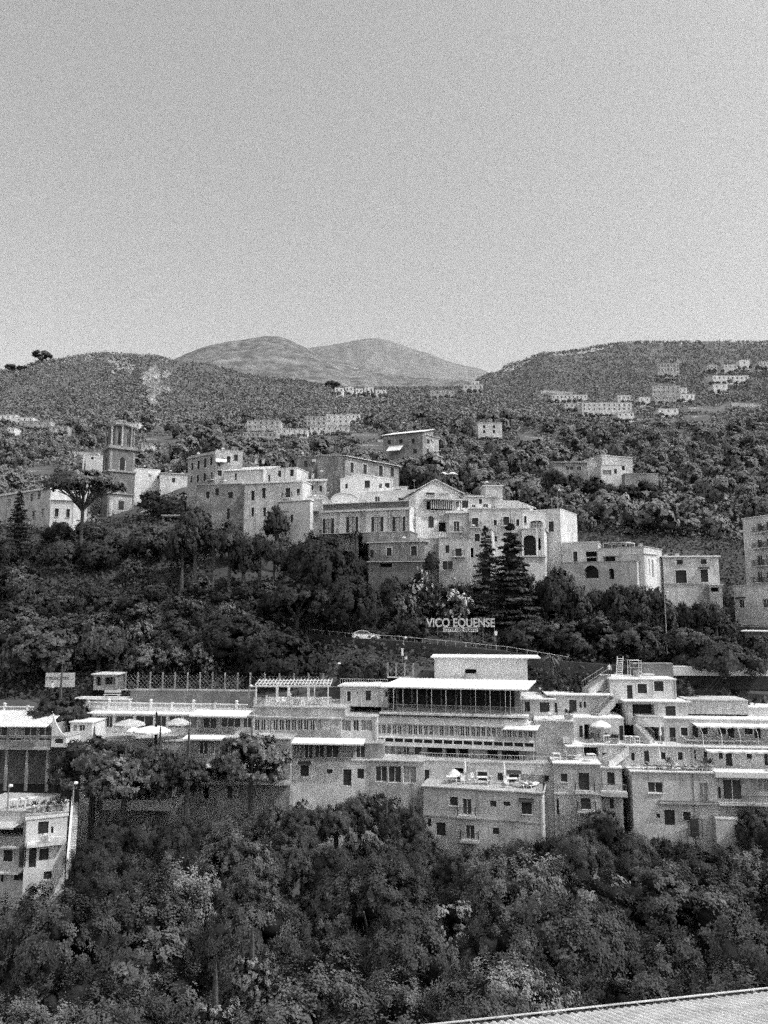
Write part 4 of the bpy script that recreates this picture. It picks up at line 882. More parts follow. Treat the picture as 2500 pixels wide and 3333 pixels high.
# storey under the verandah: dim arcade
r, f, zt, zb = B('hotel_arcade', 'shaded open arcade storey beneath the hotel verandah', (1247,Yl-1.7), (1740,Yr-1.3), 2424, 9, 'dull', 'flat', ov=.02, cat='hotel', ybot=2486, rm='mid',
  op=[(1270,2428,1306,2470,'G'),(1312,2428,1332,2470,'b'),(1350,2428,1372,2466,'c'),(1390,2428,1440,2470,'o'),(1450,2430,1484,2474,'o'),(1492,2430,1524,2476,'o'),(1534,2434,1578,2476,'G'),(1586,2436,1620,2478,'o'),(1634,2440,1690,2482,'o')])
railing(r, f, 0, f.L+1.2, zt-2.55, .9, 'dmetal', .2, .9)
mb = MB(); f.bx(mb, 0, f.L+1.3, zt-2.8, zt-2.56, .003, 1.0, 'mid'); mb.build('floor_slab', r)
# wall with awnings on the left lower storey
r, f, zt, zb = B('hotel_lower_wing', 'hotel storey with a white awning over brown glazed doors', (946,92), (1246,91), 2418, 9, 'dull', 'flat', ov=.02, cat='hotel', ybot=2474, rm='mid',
  op=[(964,2422,984,2468,'g'),(990,2422,1018,2468,'g'),(1024,2422,1054,2468,'g'),(1060,2422,1102,2468,'g'),(1108,2422,1150,2468,'G'),(1158,2422,1188,2468,'g')])
awning(r, f, 948, 1190, 2400, 2418, 1.8, scallop=False)
r, f, zt, zb = B('hotel_basement', 'pale basement wall with a door and four small windows above the ravine', (935,91.2), (1212,90.4), 2474, 9, 'light', 'flat', ov=.1, cat='hotel', rm='mid',
  op=[(978,2491,1006,2526,'cth'),(1064,2504,1082,2518,'c'),(1117,2504,1144,2558,'d'),(1163,2502,1185,2535,'c'),(942,2492,954,2510,'c')])
r, f, zt, zb = B('hotel_basement', 'pale lower hotel storey with glazed doors above the ravine', (1206,90.2), (1380,89.6), 2478, 8, 'mid', 'flat', ov=.1, cat='hotel', rm='mid',
  op=[(1222,2494,1260,2545,'g'),(1264,2494,1306,2548,'g'),(1312,2494,1355,2550,'g')])
r, f, zt, zb = B('hotel_terrace_storey', 'pale storey behind the furnished roof terrace', (1360,91), (1802,88.6), 2478, 8, 'light', 'flat', ov=.05, cat='hotel', rm='deck',
  op=[(1372,2505,1398,2545,'c'),(1480,2500,1510,2540,'o'),(1555,2512,1586,2542,'ct'),(1620,2516,1638,2540,'c'),(1658,2520,1690,2558,'cth'),(1768,2524,1787,2545,'c')])
for x in (1528, 1753): # wall lamps / dishes
    s_, z_ = f.pt(x, 2496); mb = MB(); mb.lathe([(.28,0),(.22,.1),(.05,.14)], 'gmetal', 10, f.P(s_, z_, .2)); mb.build('satellite_dish', r)
railing(r, f, .2, f.L-.1, zt+.2, 0, 'metal', .3, .8, name='roof_rail', bars='v', th=.01)
# front block with furnished deck
r, f, zt, zb = B('terrace_block', 'pale front block with small windows and a furnished roof terrace', (1378,87.6), (1765,84.2), 2560, 4.6, 'light', 'flat', ov=.25, cat='building', rm='deck',
  op=[(1465,2594,1490,2622,'cl'),(1505,2600,1535,2652,'b'),(1596,2606,1616,2626,'c'),(1639,2609,1661,2624,'c'),(1698,2613,1731,2650,'clh'),(1421,2678,1450,2720,'c'),(1515,2686,1545,2732,'b'),(1604,2694,1624,2716,'c'),(1392,2664,1404,2690,'c')])
mb = MB(); f.bx(mb, -.1, f.L+.1, zat(2670,86), zat(2664,86), .003, .06, 'dull'); mb.build('string_course', r)
FD, ZD = f, zt+.2
sd = Face(f.P(f.L, 0, 0), f.P(f.L, 0, -4.6)); railing(r, sd, 0.1, 4.4, ZD, .1, 'dmetal', .1, .95)
bk = Face(f.P(0, 0, -4.4), f.P(f.L, 0, -4.4)); railing(r, bk, .1, bk.L-.1, ZD, 0, 'dmetal', .12, .8)
def deckpt(px, d=2.2): 
    s_ = FD.pt(px, 2560)[0]; return FD.P(s_, ZD, -d)
parasol(deckpt(1500, 3.), 'folded leaning white parasol on the furnished roof terrace, left one', open_=False, h=2.5)
parasol(deckpt(1632, 3.), 'folded slim white parasol near the middle of the furnished terrace', open_=False, h=2.3)
parasol(deckpt(1466, 2.6), 'small low white parasol table at the left end of the furnished terrace', 1.5, 1.3)
for x, d, l_ in ((1462,1.6,'white table under the low parasol on the furnished terrace'),(1562,2.2,'white table in the middle of the furnished terrace'),(1661,2.4,'white table right of the slim folded parasol')):
    table(deckpt(x, d), l_, 1.2)
for x, d, a_ in ((1500,1.4,0),(1520,2.,2),(1542,2.,1.6),(1584,2.,-1.6),(1645,1.2,.4),(1678,2.,-1.5),(1640,3.,3),(1524,3.2,0)):
    chair(deckpt(x, d), 'white chair on the furnished roof terrace', a_, group='white chairs on the furnished roof terrace')
lounger(deckpt(1704, 2.2), 'white sun lounger with raised back, left of the pair', 2.4); lounger(deckpt(1730, 2.2), 'white sun lounger with raised back, right of the pair', 2.4)
# block to the right with the swing seat
r, f, zt, zb = B('tall_block', 'tall pale block with double balcony doors and a swing seat on its roof', (1802,87.6), (1954,87), 2486, 7, 'mid', 'flat', ov=.12, cat='building', rm='roofw',
  op=[(1826,2518,1847,2545,'cl'),(1884,2516,1918,2572,'dr'),(1891,2598,1923,2634,'dr'),(1812,2600,1820,2650,'c')], left=[])
mb = MB(); f.bx(mb, -.05, f.L+.05, zat(2585,87.5), zat(2579,87.5), .003, .1, 'light'); mb.build('string_course', r)
p = f.P(f.L*.5, zt+.2, -1.8); sw = thing('swing_seat', 'canopied white garden swing seat on the tall block roof', 'swing seat', p)
mb = MB(); [mb.tube([(x*1.0,-.5,0),(x*1.0,0,1.45)], .03, 'metal', 6) for x in (-1,1)]; [mb.tube([(x*1.0,.5,0),(x*1.0,0,1.45)], .03, 'metal', 6) for x in (-1,1)]; mb.build('frame', sw)
mb = MB(); mb.box((0,0,1.5), (2.1,1.1,.12), 'cloth'); mb.build('canopy', sw)
mb = MB(); mb.box((0,0,.45), (1.6,.5,.1), 'cloth'); mb.box((0,.28,.75), (1.6,.08,.5), 'gcloth'); mb.build('seat', sw)
for x in (1815, 1930): table(f.P(f.pt(x,2480)[0], zt+.2, -1.2), 'low white table beside the swing seat', .9, group='low tables by the swing seat')
r, f, zt, zb = B('balcony_block', 'narrow shaded block with a deep concrete balcony and tall dark door', (1954,88), (2024,87.6), 2500, 7, 'mid', 'flat', ov=.05, cat='building', rm='roofw',
  op=[(1977,2514,2001,2556,'d'),(1985,2600,1998,2632,'c')])
mb = MB(); f.bx(mb, -.1, f.L+.4, zat(2592,87), zat(2578,87), .003, 1.1, 'light'); mb.build('balcony', r); railing(r, f, 0, f.L+.3, zat(2578,87), 1.05, 'gmetal', .14, .9)
# big blank wall, stairs, parasol terrace
r, f, zt, zb = B('blank_wall_house', 'large blank grey wall below the low white roofed house', (1738,91.4), (1866,90.4), 2346, 8, 'mid', 'flat', ov=.05, cat='building', rm='roofw')
railing(r, f, 0, f.L, zt+.2, 0, 'metal', .2, .8)
for i, x in enumerate((1850,1862)): potted(f.P(f.pt(x,2340)[0]-.2, zt+.2, -.6-i*.1), 'pale potted shrub on the blank wall terrace', 1.3, group='potted shrubs on the blank wall terrace')
r, f, zt, zb = B('low_house', 'low pale house with flat white roof and three dark openings right of the hotel', (1700,94.8), (1800,94.2), 2276, 7, 'light', 'flat', ov=.35, ybot=2370,
  op=[(1708,2284,1725,2316,'c'),(1757,2286,1789,2320,'c')])
r, f, zt, zb = B('low_house', 'low house with broad bright roof slab beside the outdoor stairs', (1790,95.2), (1984,94.6), 2262, 7, 'light', 'flat', ov=.5, ybot=2390,
  op=[(1853,2278,1877,2318,'d'),(1886,2284,1894,2304,'c'),(1900,2284,1908,2304,'c'),(1806,2288,1814,2322,'d')])
r, f, zt, zb = B('round_wall', 'pale curved wall enclosing the parasol terrace', (1866,92.2), (2030,91.6), 2338, 6, 'light', 'flat', ov=.02, cat='wall', rm='roofw', ybot=2424,
  op=[(1886,2362,1897,2400,'d'),(1902,2358,1920,2408,'o'),(2016,2362,2030,2410,'d')])
r, f, zt, zb = B('terrace_block', 'white edged terrace carrying the open scalloped parasol', (1870,90), (2030,89.4), 2424, 6, 'light', 'flat', ov=.25, cat='terrace', rm='roofw', op=[(1894,2432,1948,2462,'o'),(1960,2450,1975,2470,'c')], ybot=2500)
s_, _ = f.pt(1964, 2420); p = f.P(s_, zt+.2, -1.3); parasol(p, 'large open scalloped white parasol on the small round terrace', 2.4, 2.35)
table(p+Vector((.5,-.3,0)), 'table beneath the large open scalloped parasol')
for i in range(3): chair(p+Vector((-.9+i*.9,.4,0)), 'dark chair beneath the scalloped parasol', i, 'chairs beneath the scalloped parasol', 'dmetal')
for i, x in enumerate((1930, 1995, 2006, 2012)): potted(f.P(f.pt(x,2420)[0], zt+.2, -.5), 'bushy potted plant at the rim of the parasol terrace', 1.1, 'potted plants on the parasol terrace')
def stairs(label, p0, p1, w, n, m='light', name='staircase'):
    root = thing(name, label, 'stairs', p0, world=True); mb = MB(); d = (p1-p0); e = Vector((-d.y, d.x, 0)).normalized()*w/2
    for i in range(n):
        a = p0+d*i/n; b = p0+d*(i+1)/n; b.z = a.z; top = Vector((0,0,d.z/n)); dn = Vector((0,0,-.9))
        mb.hexa([a-e+dn, a+e+dn, b+e+dn, b-e+dn, a-e+top, a+e+top, b+e+top, b-e+top], m)
    mb.build('steps', root)
    for s_ in (-1, 1):
        mb = MB(); mb.tube([p0+e*s_+Vector((0,0,.9)), p1+e*s_+Vector((0,0,.9))], .03, 'gmetal', 6)
        for i in range(n+1): q = p0+d*i/n+e*s_; mb.tube([q, q+Vector((0,0,.9))], .015, 'gmetal', 4)
        mb.build('railing', root)
stairs('pale outdoor stairs climbing right from the swing seat terrace', at(1966,2476,88.6), at(2030,2426,90), 1.6, 12)
stairs('curved stair flight falling between the two white terrace walls', at(2122,2410,90.6), at(2070,2356,92), 1.2, 12, 'mid')
stairs('railed outdoor stair beside the low house with the broad roof', at(1935,2325,93.5), at(1990,2268,95), 1.2, 12, 'mid')
stairs('railed steps rising to the rooftop ladder', at(1905,2242,96), at(1975,2196,98), 1.1, 12, 'mid')
# right wing, top down
r, f, zt, zb = B('rooftop_house', 'small upper white house with two large dark windows and ladder on its roof', (1985,95.6), (2200,95), 2212, 6, 'light', 'flat', ov=.1, rm='roofw', ybot=2290,
  op=[(2041,2230,2059,2276,'d'),(2075,2226,2106,2257,'ct'),(2129,2217,2160,2250,'ct')])
lp = f.P(f.pt(2010,2200)[0], zt+.2, -.8); ld = thing('ladder', 'white ladder frame standing on the upper white house roof', 'ladder', lp, rz=.1)
mb = MB(); [mb.tube([(x,0,0),(x+.35,.2,2.6)], .05, 'metal', 6) for x in (0,.75)]; mb.build('rail', ld)
mb = MB(); [mb.tube([(.35*k/9,.2*k/9,.25+2.3*k/9),(.75+.35*k/9,.2*k/9,.25+2.3*k/9)], .04, 'metal', 6) for k in range(9)]; mb.build('rung', ld)
fr_ = thing('clothes_frame', 'grey tubular frame beside the rooftop ladder', 'frame', lp+Vector((1.8,0,0)))
mb = MB(); [mb.tube([(x,y,0),(x,y,2.1)], .03, 'metal', 6) for x in (0,1.4) for y in (0,.9)]; [mb.tube([(0,y,2.1),(1.4,y,2.1)], .03, 'metal', 6) for y in (0,.9)]; mb.tube([(0,0,1.2),(1.4,0,1.2)], .02, 'metal', 6); mb.build('bars', fr_)
lounger(f.P(f.L*.62, zt+.2, -2), 'white sun lounger on the upper white house roof', 1.5); potted(f.P(f.L*.5, zt+.2, -3), 'spreading potted plant on the upper white house roof', 1.8)
B('terrace_wall', 'dark ivy wall behind the upper white house roof', (2060,99.5), (2190,99), 2162, 1.5, 'darkw', 'flat', cat='wall', ov=.02, rm='dull')
B('terrace_wall', 'bright low wall along the road behind the right hand trees', (2190,102), (2640,101), 2172, 1, 'white', 'flat', cat='wall', ov=.02, ybot=2200)
r, f, zt, zb = B('balcony_house', 'white house storey with deep shaded balcony and tall door', (2036,93.8), (2238,93.2), 2284, 8, 'light', 'flat', ov=.3, rm='roofw', ybot=2360,
  op=[(2059,2292,2130,2334,'o'),(2167,2298,2200,2354,'db')])
railing(r, f, f.L*.66, f.L, zt-2.7, .3, 'dmetal', .12, .9)
r, f, zt, zb = B('curved_terrace', 'white bowl shaped parapet in front of the shaded balcony', (2076,92.2), (2160,91.9), 2336, 3, 'white', 'flat', ov=.02, cat='terrace', rm='deck', ybot=2366)
B('terrace_wall', 'long plain grey parapet wall right of the balcony house', (2238,93.6), (2434,93), 2280, 4, 'mid', 'flat', cat='wall', ov=.04, rm='light', ybot=2325)
B('terrace_wall', 'low pale stepped wall at the far right of the upper terraces', (2434,93.2), (2640,92.6), 2304, 4, 'light', 'flat', cat='wall', ov=.1, rm='roofw', ybot=2350)
r, f, zt, zb = B('hotel_annex', 'long white annex storey with scalloped white awning and five doors', (2160,91.9), (2640,90.2), 2340, 8, 'light', 'flat', ov=.1, rm='roofw', cat='hotel', ybot=2430,
  op=[(2180,2368,2200,2418,'d'),(2216,2368,2238,2394,'ctl'),(2254,2364,2273,2404,'d'),(2280,2366,2304,2390,'ctl'),(2338,2366,2362,2390,'ctl'),(2370,2370,2390,2404,'d'),(2424,2366,2449,2390,'ctl'),(2456,2369,2476,2406,'d')])
awning(r, f, 2250, 2640, 2352, 2362, 2.0)
for x in (2270, 2330, 2388, 2446, 2496): s_ = f.pt(x, 2390)[0]; mb = MB(); mb.tube([f.P(s_-.25,zt-.5,2.), f.P(s_,zt-1.3,2.), f.P(s_+.05,zt-3.2,2.)], .04, 'metal', 6); mb.build('awning_post', r)
ZA = zt-3.3
r, f, zt, zb = B('terrace_block', 'second white annex storey with plain doors under the long terrace edge', (2030,89.9), (2640,88.2), 2428, 7, 'light', 'flat', ov=.3, rm='roofw', cat='hotel', ybot=2530,
  op=[(2055,2450,2066,2476,'c'),(2097,2444,2114,2490,'d'),(2152,2448,2167,2472,'ct'),(2206,2448,2222,2474,'ct'),(2260,2440,2266,2474,'c'),(2290,2446,2302,2472,'ct'),(2339,2446,2353,2470,'ct'),(2363,2446,2384,2493,'d'),(2430,2446,2448,2470,'ct'),(2488,2446,2500,2492,'d')])
railing(r, f, 4.7, f.L, zt+.2, 0, 'gmetal', .16, .85)
awning(r, f, 2290, 2640, 2436, 2444, 1.3)
for i, x in enumerate((2262,2300,2340,2380,2420,2462)): lounger(f.P(f.pt(x,2428)[0], zt+.2, -1.6), 'white sun lounger in the row behind the long terrace rail', 1.3, 'sun loungers behind the long terrace rail')
parasol(f.P(f.pt(2160,2428)[0], zt+.2, -1.2), 'folded white parasol by the tall door of the upper annex', open_=False, h=2.3)
for i, (x, m_) in enumerate(((2048,0),(2064,0),(2078,0))): table(f.P(f.pt(x,2428)[0], zt+.2, -1.), 'low white table on the bright terrace edge', .7, 'low tables on the bright terrace edge')
r, f, zt, zb = B('front_annex', 'pale front annex with paired window and bright furnished roof edge', (2056,87.6), (2330,86.8), 2512, 6, 'light', 'flat', ov=.2, rm='roofw', cat='hotel',
  op=[(2110,2546,2158,2581,'gl'),(2278,2549,2305,2612,'G'),(2137,2648,2149,2663,'c'),(2163,2636,2197,2686,'d'),(2223,2642,2248,2671,'ct')])
mb = MB(); f.bx(mb, f.pt(2145,2610)[0], f.L, zat(2616,87), zat(2610,87), .003, .5, 'mid'); f.bx(mb, f.pt(2145,2610)[0], f.L, zat(2610,87)+.003, zat(2606,87), .003, .4, 'darkw'); mb.build('ledge', r)
a_ = f.pt(2274,2600)[0]; railing(r, f, a_, f.L-.1, zat(2610,87)+.02, .38, 'gmetal', .2, .95)
FA, ZF = f, zt+.2
parasol(FA.P(FA.pt(2155,2510)[0], ZF, -1.), 'folded white parasol on the front annex roof, left one', open_=False, h=2.3)
parasol(FA.P(FA.pt(2237,2510)[0], ZF, -1.), 'folded grey parasol on the front annex roof, right one', open_=False, h=2.1, m='gcloth')
for i, x in enumerate((2090,2120,2140,2170,2228,2250,2275,2300)): lounger(FA.P(FA.pt(x,2510)[0], ZF, -.9), 'white lounger along the front annex roof edge', 1.5+.1*i, 'white loungers along the front annex roof edge')
for i, x in enumerate((2184,2302,2318)): potted(FA.P(FA.pt(x,2510)[0], ZF, -.6), 'bushy potted plant on the front annex roof', 1.5, 'potted plants on the front annex roof')
railing(r, f, 0, f.L*.9, ZF, -.1, 'gmetal', .25, .85)
cg = thing('cage_stair', 'dark metal cage enclosing a door on the front annex', 'cage', FA.P(FA.pt(2256,2700)[0], zat(2724,86.5), .9))
mb = MB(); h_ = 2.1
for x in (-.55, 0, .55):
    for y in (-.5, .5): mb.tube([(x,y,0),(x,y,h_)], .04, 'dmetal', 5)
for z in (.02, .7, 1.4, h_): mb.box((0,-.5,z), (1.1,.05,.05), 'dmetal'); mb.box((0,.5,z), (1.1,.05,.05), 'dmetal')
mb.box((0,.3,1), (1.0,.03,1.9), 'dark'); mb.build('bars', cg)
r, f, zt, zb = B('annex_glass_front', 'white roofed glazed front at the right edge of the annex', (2330,86.9), (2640,86), 2532, 7, 'mid', 'flat', ov=.1, rm='roofw', cat='hotel',
  op=[(2355,2538,2416,2604,'g'),(2470,2540,2500,2580,'G'),(2338,2560,2346,2600,'c')])
mb = MB(); f.bx(mb, -.2, f.L, zt+.181, zt+.75, -2, .6, 'roofw'); mb.build('roof_fascia', r)
mb = MB(); f.bx(mb, 0, f.L, zat(2618,86.5), zat(2613,86.5), .003, .9, 'light'); mb.build('ledge', r); railing(r, f, 0, f.L, zat(2613,86.5), .85, 'dmetal', .18, .9)
B('garden_wall', 'sloping buttress wall at the foot of the annex', (2330,85.6), (2432,85), 2668, 3, 'light', 'flat', ov=.02, cat='wall', rm='mid')
# garden rail fence behind the pergola and gate
def trellis(label, x0, x1, Y, ytop, ybot, n, m='mid', name='trellis_fence', Y1=None):
    a = at(x0, ytop, Y); b = at(x1, ytop, Y1 or Y); b.z = a.z; F_ = Face((a.x,a.y),(b.x,b.y)); zt = a.z; z0 = zat(ybot, Y)
    root = thing(name, label, 'fence', F_.P(F_.L/2, z0), world=True); L = F_.L
    for i in range(n+1):
        c = L*i/n; mb = MB(); F_.bx(mb, c-.09, c-.03, z0, zt+.4, -.04, .04, m); F_.bx(mb, c+.03, c+.09, z0, zt+.4, -.04, .04, m)
        for k in range(5): F_.bx(mb, c-.03, c+.03, z0+(zt-z0)*k/5, z0+(zt-z0)*k/5+.05, -.03, .03, m)
        mb.build('post', root)
    mb = MB(); st = .55
    k = -2.
    while k < L:
        for sg in (0, 1):
            p, q = (k, k+(zt-z0)); 
            if p < 0 or q > L: continue
            za, zb_ = (z0, zt) if sg else (zt, z0)
            mb.hexa([F_.P(p-.02,za,.01), F_.P(p+.02,za,.01), F_.P(p+.02,za,-.01), F_.P(p-.02,za,-.01), F_.P(q-.02,zb_,.01), F_.P(q+.02,zb_,.01), F_.P(q+.02,zb_,-.01), F_.P(q-.02,zb_,-.01)], 'gmetal')
        k += st
    mb.build('lattice', root); mb = MB(); F_.bx(mb, 0, L, z0, z0+.15, -.1, .1, 'light'); mb.build('plinth', root)
trellis('white lattice fence with tall posts along the garden road', 330, 815, 106, 2196, 2246, 12, Y1=104.5)
trellis('white lattice screen left of the hotel penthouse', 1262, 1345, 100.5, 2168, 2206, 3, Y1=100.3)
trellis('short white lattice screen behind the pergola', 815, 1100, 104.5, 2200, 2236, 6, Y1=104)
bn = thing('banner', 'pale fabric banner with dark lettering hung between the pine trunks on the left', 'banner', at(195, 2235, 104.5))
mb = MB(); mb.box((0,0,.9), (4.0,.05,1.9), 'gcloth'); mb.build('cloth', bn)
cu = bpy.data.curves.new('lettering', 'FONT'); cu.body = 'ristorante'; cu.size = 1.0; cu.extrude = .01; cu.materials.append(M['dark']); q = meshed('lettering', cu); q.parent = bn; q.location = (-1.9,-.04,.95); q.rotation_euler = (math.pi/2,0,0); q.scale = (.78,.8,1)
B('garden_hut', 'small dark slatted garden hut beside the lattice fence', (306,105.5), (380,105.3), 2196, 3, 'dull', 'flat', ov=.3, rm='light', cat='hut', ybot=2246, op=[(312,2204,330,2232,'o'),(340,2204,374,2228,'o')])
r, f, zt, zb = B('garden_terrace', 'low paved garden terrace edged with pale benches behind the balustrade', (232,101.5), (420,101), 2278, 3, 'mid', 'flat', ov=.1, rm='light', cat='terrace')
bp_ = f.P(f.L*.65, zt+.2, -1); b_ = thing('bench', 'pale garden bench on the low paved terrace', 'bench', bp_)
mb = MB(); mb.box((0,0,.42), (2.2,.5,.08), 'light'); mb.build('seat', b_); mb = MB(); mb.box((-.9,0,.19), (.12,.45,.38), 'light'); mb.build('leg', b_); mb = MB(); mb.box((.9,0,.19), (.12,.45,.38), 'light'); mb.build('leg', b_); mb = MB(); mb.box((0,.24,.8), (2.2,.06,.35), 'light'); mb.build('backrest', b_)
B('hedge_wall', 'dark clipped ivy wall behind the white balustrade', (425,102), (826,100.5), 2248, 1.5, 'darkw', 'flat', cat='wall', ov=.02, rm='dull')
def person(px, py, Y, label, rz=0):
    p = at(px, py, Y); root = thing('person', label, 'person', p, rz=rz)
    me = bpy.data.meshes.new('body')
    V = [(0,0,.95),(0,0,1.15),(0,0,1.38),(0,0,1.5),(0,-.02,1.62),(.11,0,.9),(.12,-.02,.5),(.12,0,.08),(.12,-.14,.03),(-.11,0,.9),(-.12,.04,.5),(-.13,.08,.08),(-.13,-.06,.03),(.19,0,1.38),(.25,0,1.1),(.24,-.1,.85),(-.19,0,1.38),(-.25,.02,1.1),(-.24,-.08,.85)]
    E = [(0,1),(1,2),(2,3),(3,4),(0,5),(5,6),(6,7),(7,8),(0,9),(9,10),(10,11),(11,12),(2,13),(13,14),(14,15),(2,16),(16,17),(17,18)]
    R = [.14,.13,.15,.055,.1,.09,.06,.045,.035,.09,.06,.045,.035,.055,.042,.03,.055,.042,.03]
    me.from_pydata(V, E, []); me.materials.append(M['cotton']); o = bpy.data.objects.new('body', me); C.objects.link(o); o.parent = root
    m_ = o.modifiers.new('s', 'SKIN')
    for i, v in enumerate(me.skin_vertices[0].data): v.radius = (R[i], R[i]*.8)
    me.skin_vertices[0].data[0].use_root = True
    o.modifiers.new('ss', 'SUBSURF').levels = 1
    mb = MB(); mb.lathe([(.05,0),(.105,.05),(.11,.12),(.06,.2)], 'dark', 8, (0,.01,1.58)); mb.build('hair', root)
    mb = MB(); mb.tube([(.11,0,.98),(.12,-.02,.5),(.12,0,.12)], [.105,.075,.06], 'trousers', 8); mb.tube([(-.11,0,.98),(-.12,.04,.5),(-.13,.08,.12)], [.105,.075,.06], 'trousers', 8); mb.build('trousers', root)
person(1984, 2204, 97.5, 'person in a pale shirt standing at the top of the railed steps')
person(168, 2262, 101, 'person in white standing behind the leftmost balustrade')

for x, l_ in ((1443,'flat white parasol among the trees above the gabled house, left one'),(1473,'flat white parasol among the trees above the gabled house, right one')): p_ = at(x, 1542, 188); p_.z -= 2.2; parasol(p_, l_, 2.6, 2.6)
# ------------------------------------------------------------------ left restaurant, left edge building, foreground roof
r, f, zt, zb = B('restaurant', 'glazed restaurant pavilion with corrugated roof at the left edge', (-120,91.5), (168,91), 2362, 8, 'dull', 'flat', ov=.02, rm='mid', cat='restaurant', ybot=2432,
  op=[(-20+i*48, 2366, 22+i*48, 2396, 'g') for i in range(4)]+[(-20+i*48, 2402, 22+i*48, 2412, 'w') for i in range(4)])
q = [f.P(-.3,zt+.02,.9), f.P(f.L-.2,zt+.02,.9), f.P(f.L-.6,zt+1.1,-4.5), f.P(-.3,zt+1.1,-4.5)]
mb = MB(); mb.hexa(q+[p+Vector((0,0,.06)) for p in q], 'roofw')
for i in range(60):
    t = i/60; a0 = q[0].lerp(q[1], t)+Vector((0,0,.061)); a1 = q[3].lerp(q[2], t)+Vector((0,0,.061)); e = f.e*.045
    mb.hexa([a0-e, a0+e, a1+e, a1-e]+[x+Vector((0,0,.07)) for x in (a0-e*.5, a0+e*.5, a1+e*.5, a1-e*.5)], 'light' if i % 2 else 'roofw')
mb.build('corrugated_roof', r)
mb = MB(); f.bx(mb, 0, f.L, zb-.25, zb, -4, .15, 'mid'); mb.build('floor_slab', r)
for i in range(5):
    mb = MB(); c = .4+i*(f.L-.8)/4; f.bx(mb, c-.12, c+.12, zb-5, zb-.25, -.5, -.2, 'dull'); mb.build('stilt', r)
mb = MB(); f.bx(mb, 0, f.L, zb-5, zb-.25, -4, -3.9, 'darkw'); mb.build('back_wall', r)
# curved white slide-like parapet beside the pavilion
r, f, zt, zb = B('terrace_block', 'small white terrace with a swooping curved parapet beside the pavilion', (168,90.8), (216,90.5), 2400, 4, 'white', 'flat', ov=.05, rm='deck', cat='terrace', ybot=2432, op=[(178,2404,206,2420,'c')])
mb = MB(); n = 14
for i in range(n):
    t0, t1 = i/n, (i+1)/n; x0, x1 = f.L*t0, f.L*t1; h0, h1 = 2.4*(1-t0)**2+.3, 2.4*(1-t1)**2+.3
    mb.hexa([f.P(x0,zt+.19,.0), f.P(x1,zt+.19,.0), f.P(x1,zt+.19,-.15), f.P(x0,zt+.19,-.15), f.P(x0,zt+h0,.0), f.P(x1,zt+h1,.0), f.P(x1,zt+h1,-.15), f.P(x0,zt+h0,-.15)], 'white')
mb.build('curved_parapet', r)
B('garden_room', 'small white framed garden room behind the parasols', (230,93.5), (300,93.2), 2352, 4, 'white', 'flat', ov=.15, rm='roofw', cat='house', ybot=2440, op=[(238,2360,250,2380,'w'),(256,2360,276,2380,'w')])
parasol(at(420,2398,92.5), 'wide grey open parasol in front of the glazed hotel wing', 3.8, 2.0, 'gcloth')
parasol(at(495,2420,90.5), 'wide white open parasol behind the little dark fir', 4.4, 2.0)
parasol(at(580,2400,92.3), 'grey open parasol at the right end of the glazed hotel wing', 3.0, 2.2, 'gcloth')
parasol(at(432,2410,91.2), 'small white open parasol left of the little dark fir', 1.8, 1.6)
B('terrace_block', 'broad paved dining terrace below the glazed hotel wing', (300,91.5), (606,91), 2412, 5, 'mid', 'flat', ov=.1, rm='deck', cat='terrace')
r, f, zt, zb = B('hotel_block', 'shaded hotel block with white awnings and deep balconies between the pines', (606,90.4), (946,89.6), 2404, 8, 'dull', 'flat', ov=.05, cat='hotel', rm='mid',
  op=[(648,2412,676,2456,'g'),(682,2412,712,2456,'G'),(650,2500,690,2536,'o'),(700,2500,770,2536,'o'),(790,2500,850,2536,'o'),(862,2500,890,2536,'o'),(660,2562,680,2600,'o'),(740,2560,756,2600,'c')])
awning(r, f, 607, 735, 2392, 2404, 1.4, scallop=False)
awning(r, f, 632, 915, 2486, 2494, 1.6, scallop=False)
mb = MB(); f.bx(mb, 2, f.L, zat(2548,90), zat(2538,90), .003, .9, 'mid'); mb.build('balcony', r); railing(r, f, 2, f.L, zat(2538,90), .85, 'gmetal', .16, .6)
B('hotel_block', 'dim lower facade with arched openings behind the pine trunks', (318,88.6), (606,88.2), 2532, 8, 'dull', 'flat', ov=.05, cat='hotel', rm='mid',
  op=[(382,2546,400,2572,'w'),(470,2548,500,2610,'oa'),(545,2548,560,2590,'c')])
B('gateway', 'pale doorway frame with dark opening left of the pine trunks', (262,88.3), (320,88.2), 2528, 4, 'light', 'flat', ov=.05, cat='doorway', rm='mid', op=[(274,2544,300,2600,'o')])
B('terrace_wall', 'long pale ledge wall running behind the pine trunks', (335,86), (562,85.6), 2606, 2, 'mid', 'flat', ov=.1, cat='wall', rm='light', ybot=2624)
# left edge building
Y0 = 80.
r, f, zt, zb = B('cliff_house', 'pale cliff house block with arched stain, windows and sunlit side edge', (87,77.2), (221,78.6), 2656, 3.6, 'light', 'flat', ov=.1, rm='deck', cat='house',
  op=[(124,2674,158,2714,'c'),(166,2690,174,2712,'c'),(128,2763,158,2800,'c'),(63,2760,84,2824,'d'),(94,2760,118,2824,'d'),(142,2836,168,2862,'c')], right=[])
mb = MB(); f.bx(mb, -.1, f.L+.1, zt-.35, zt-.05, .003, .1, 'white'); mb.build('cornice', r)
mb = MB(); f.bx(mb, .2, f.L*.95, zat(2746,78), zat(2736,78), .003, .8, 'light'); f.bx(mb, f.L*.35, f.L*.55, zat(2736,78)+.003, zat(2712,78), .5, .8, 'mid'); f.bx(mb, f.L*.6, f.L*.95, zat(2736,78)+.003, zat(2720,78), .5, .8, 'light'); mb.build('balcony', r)
FC, ZC = f, zt+.2
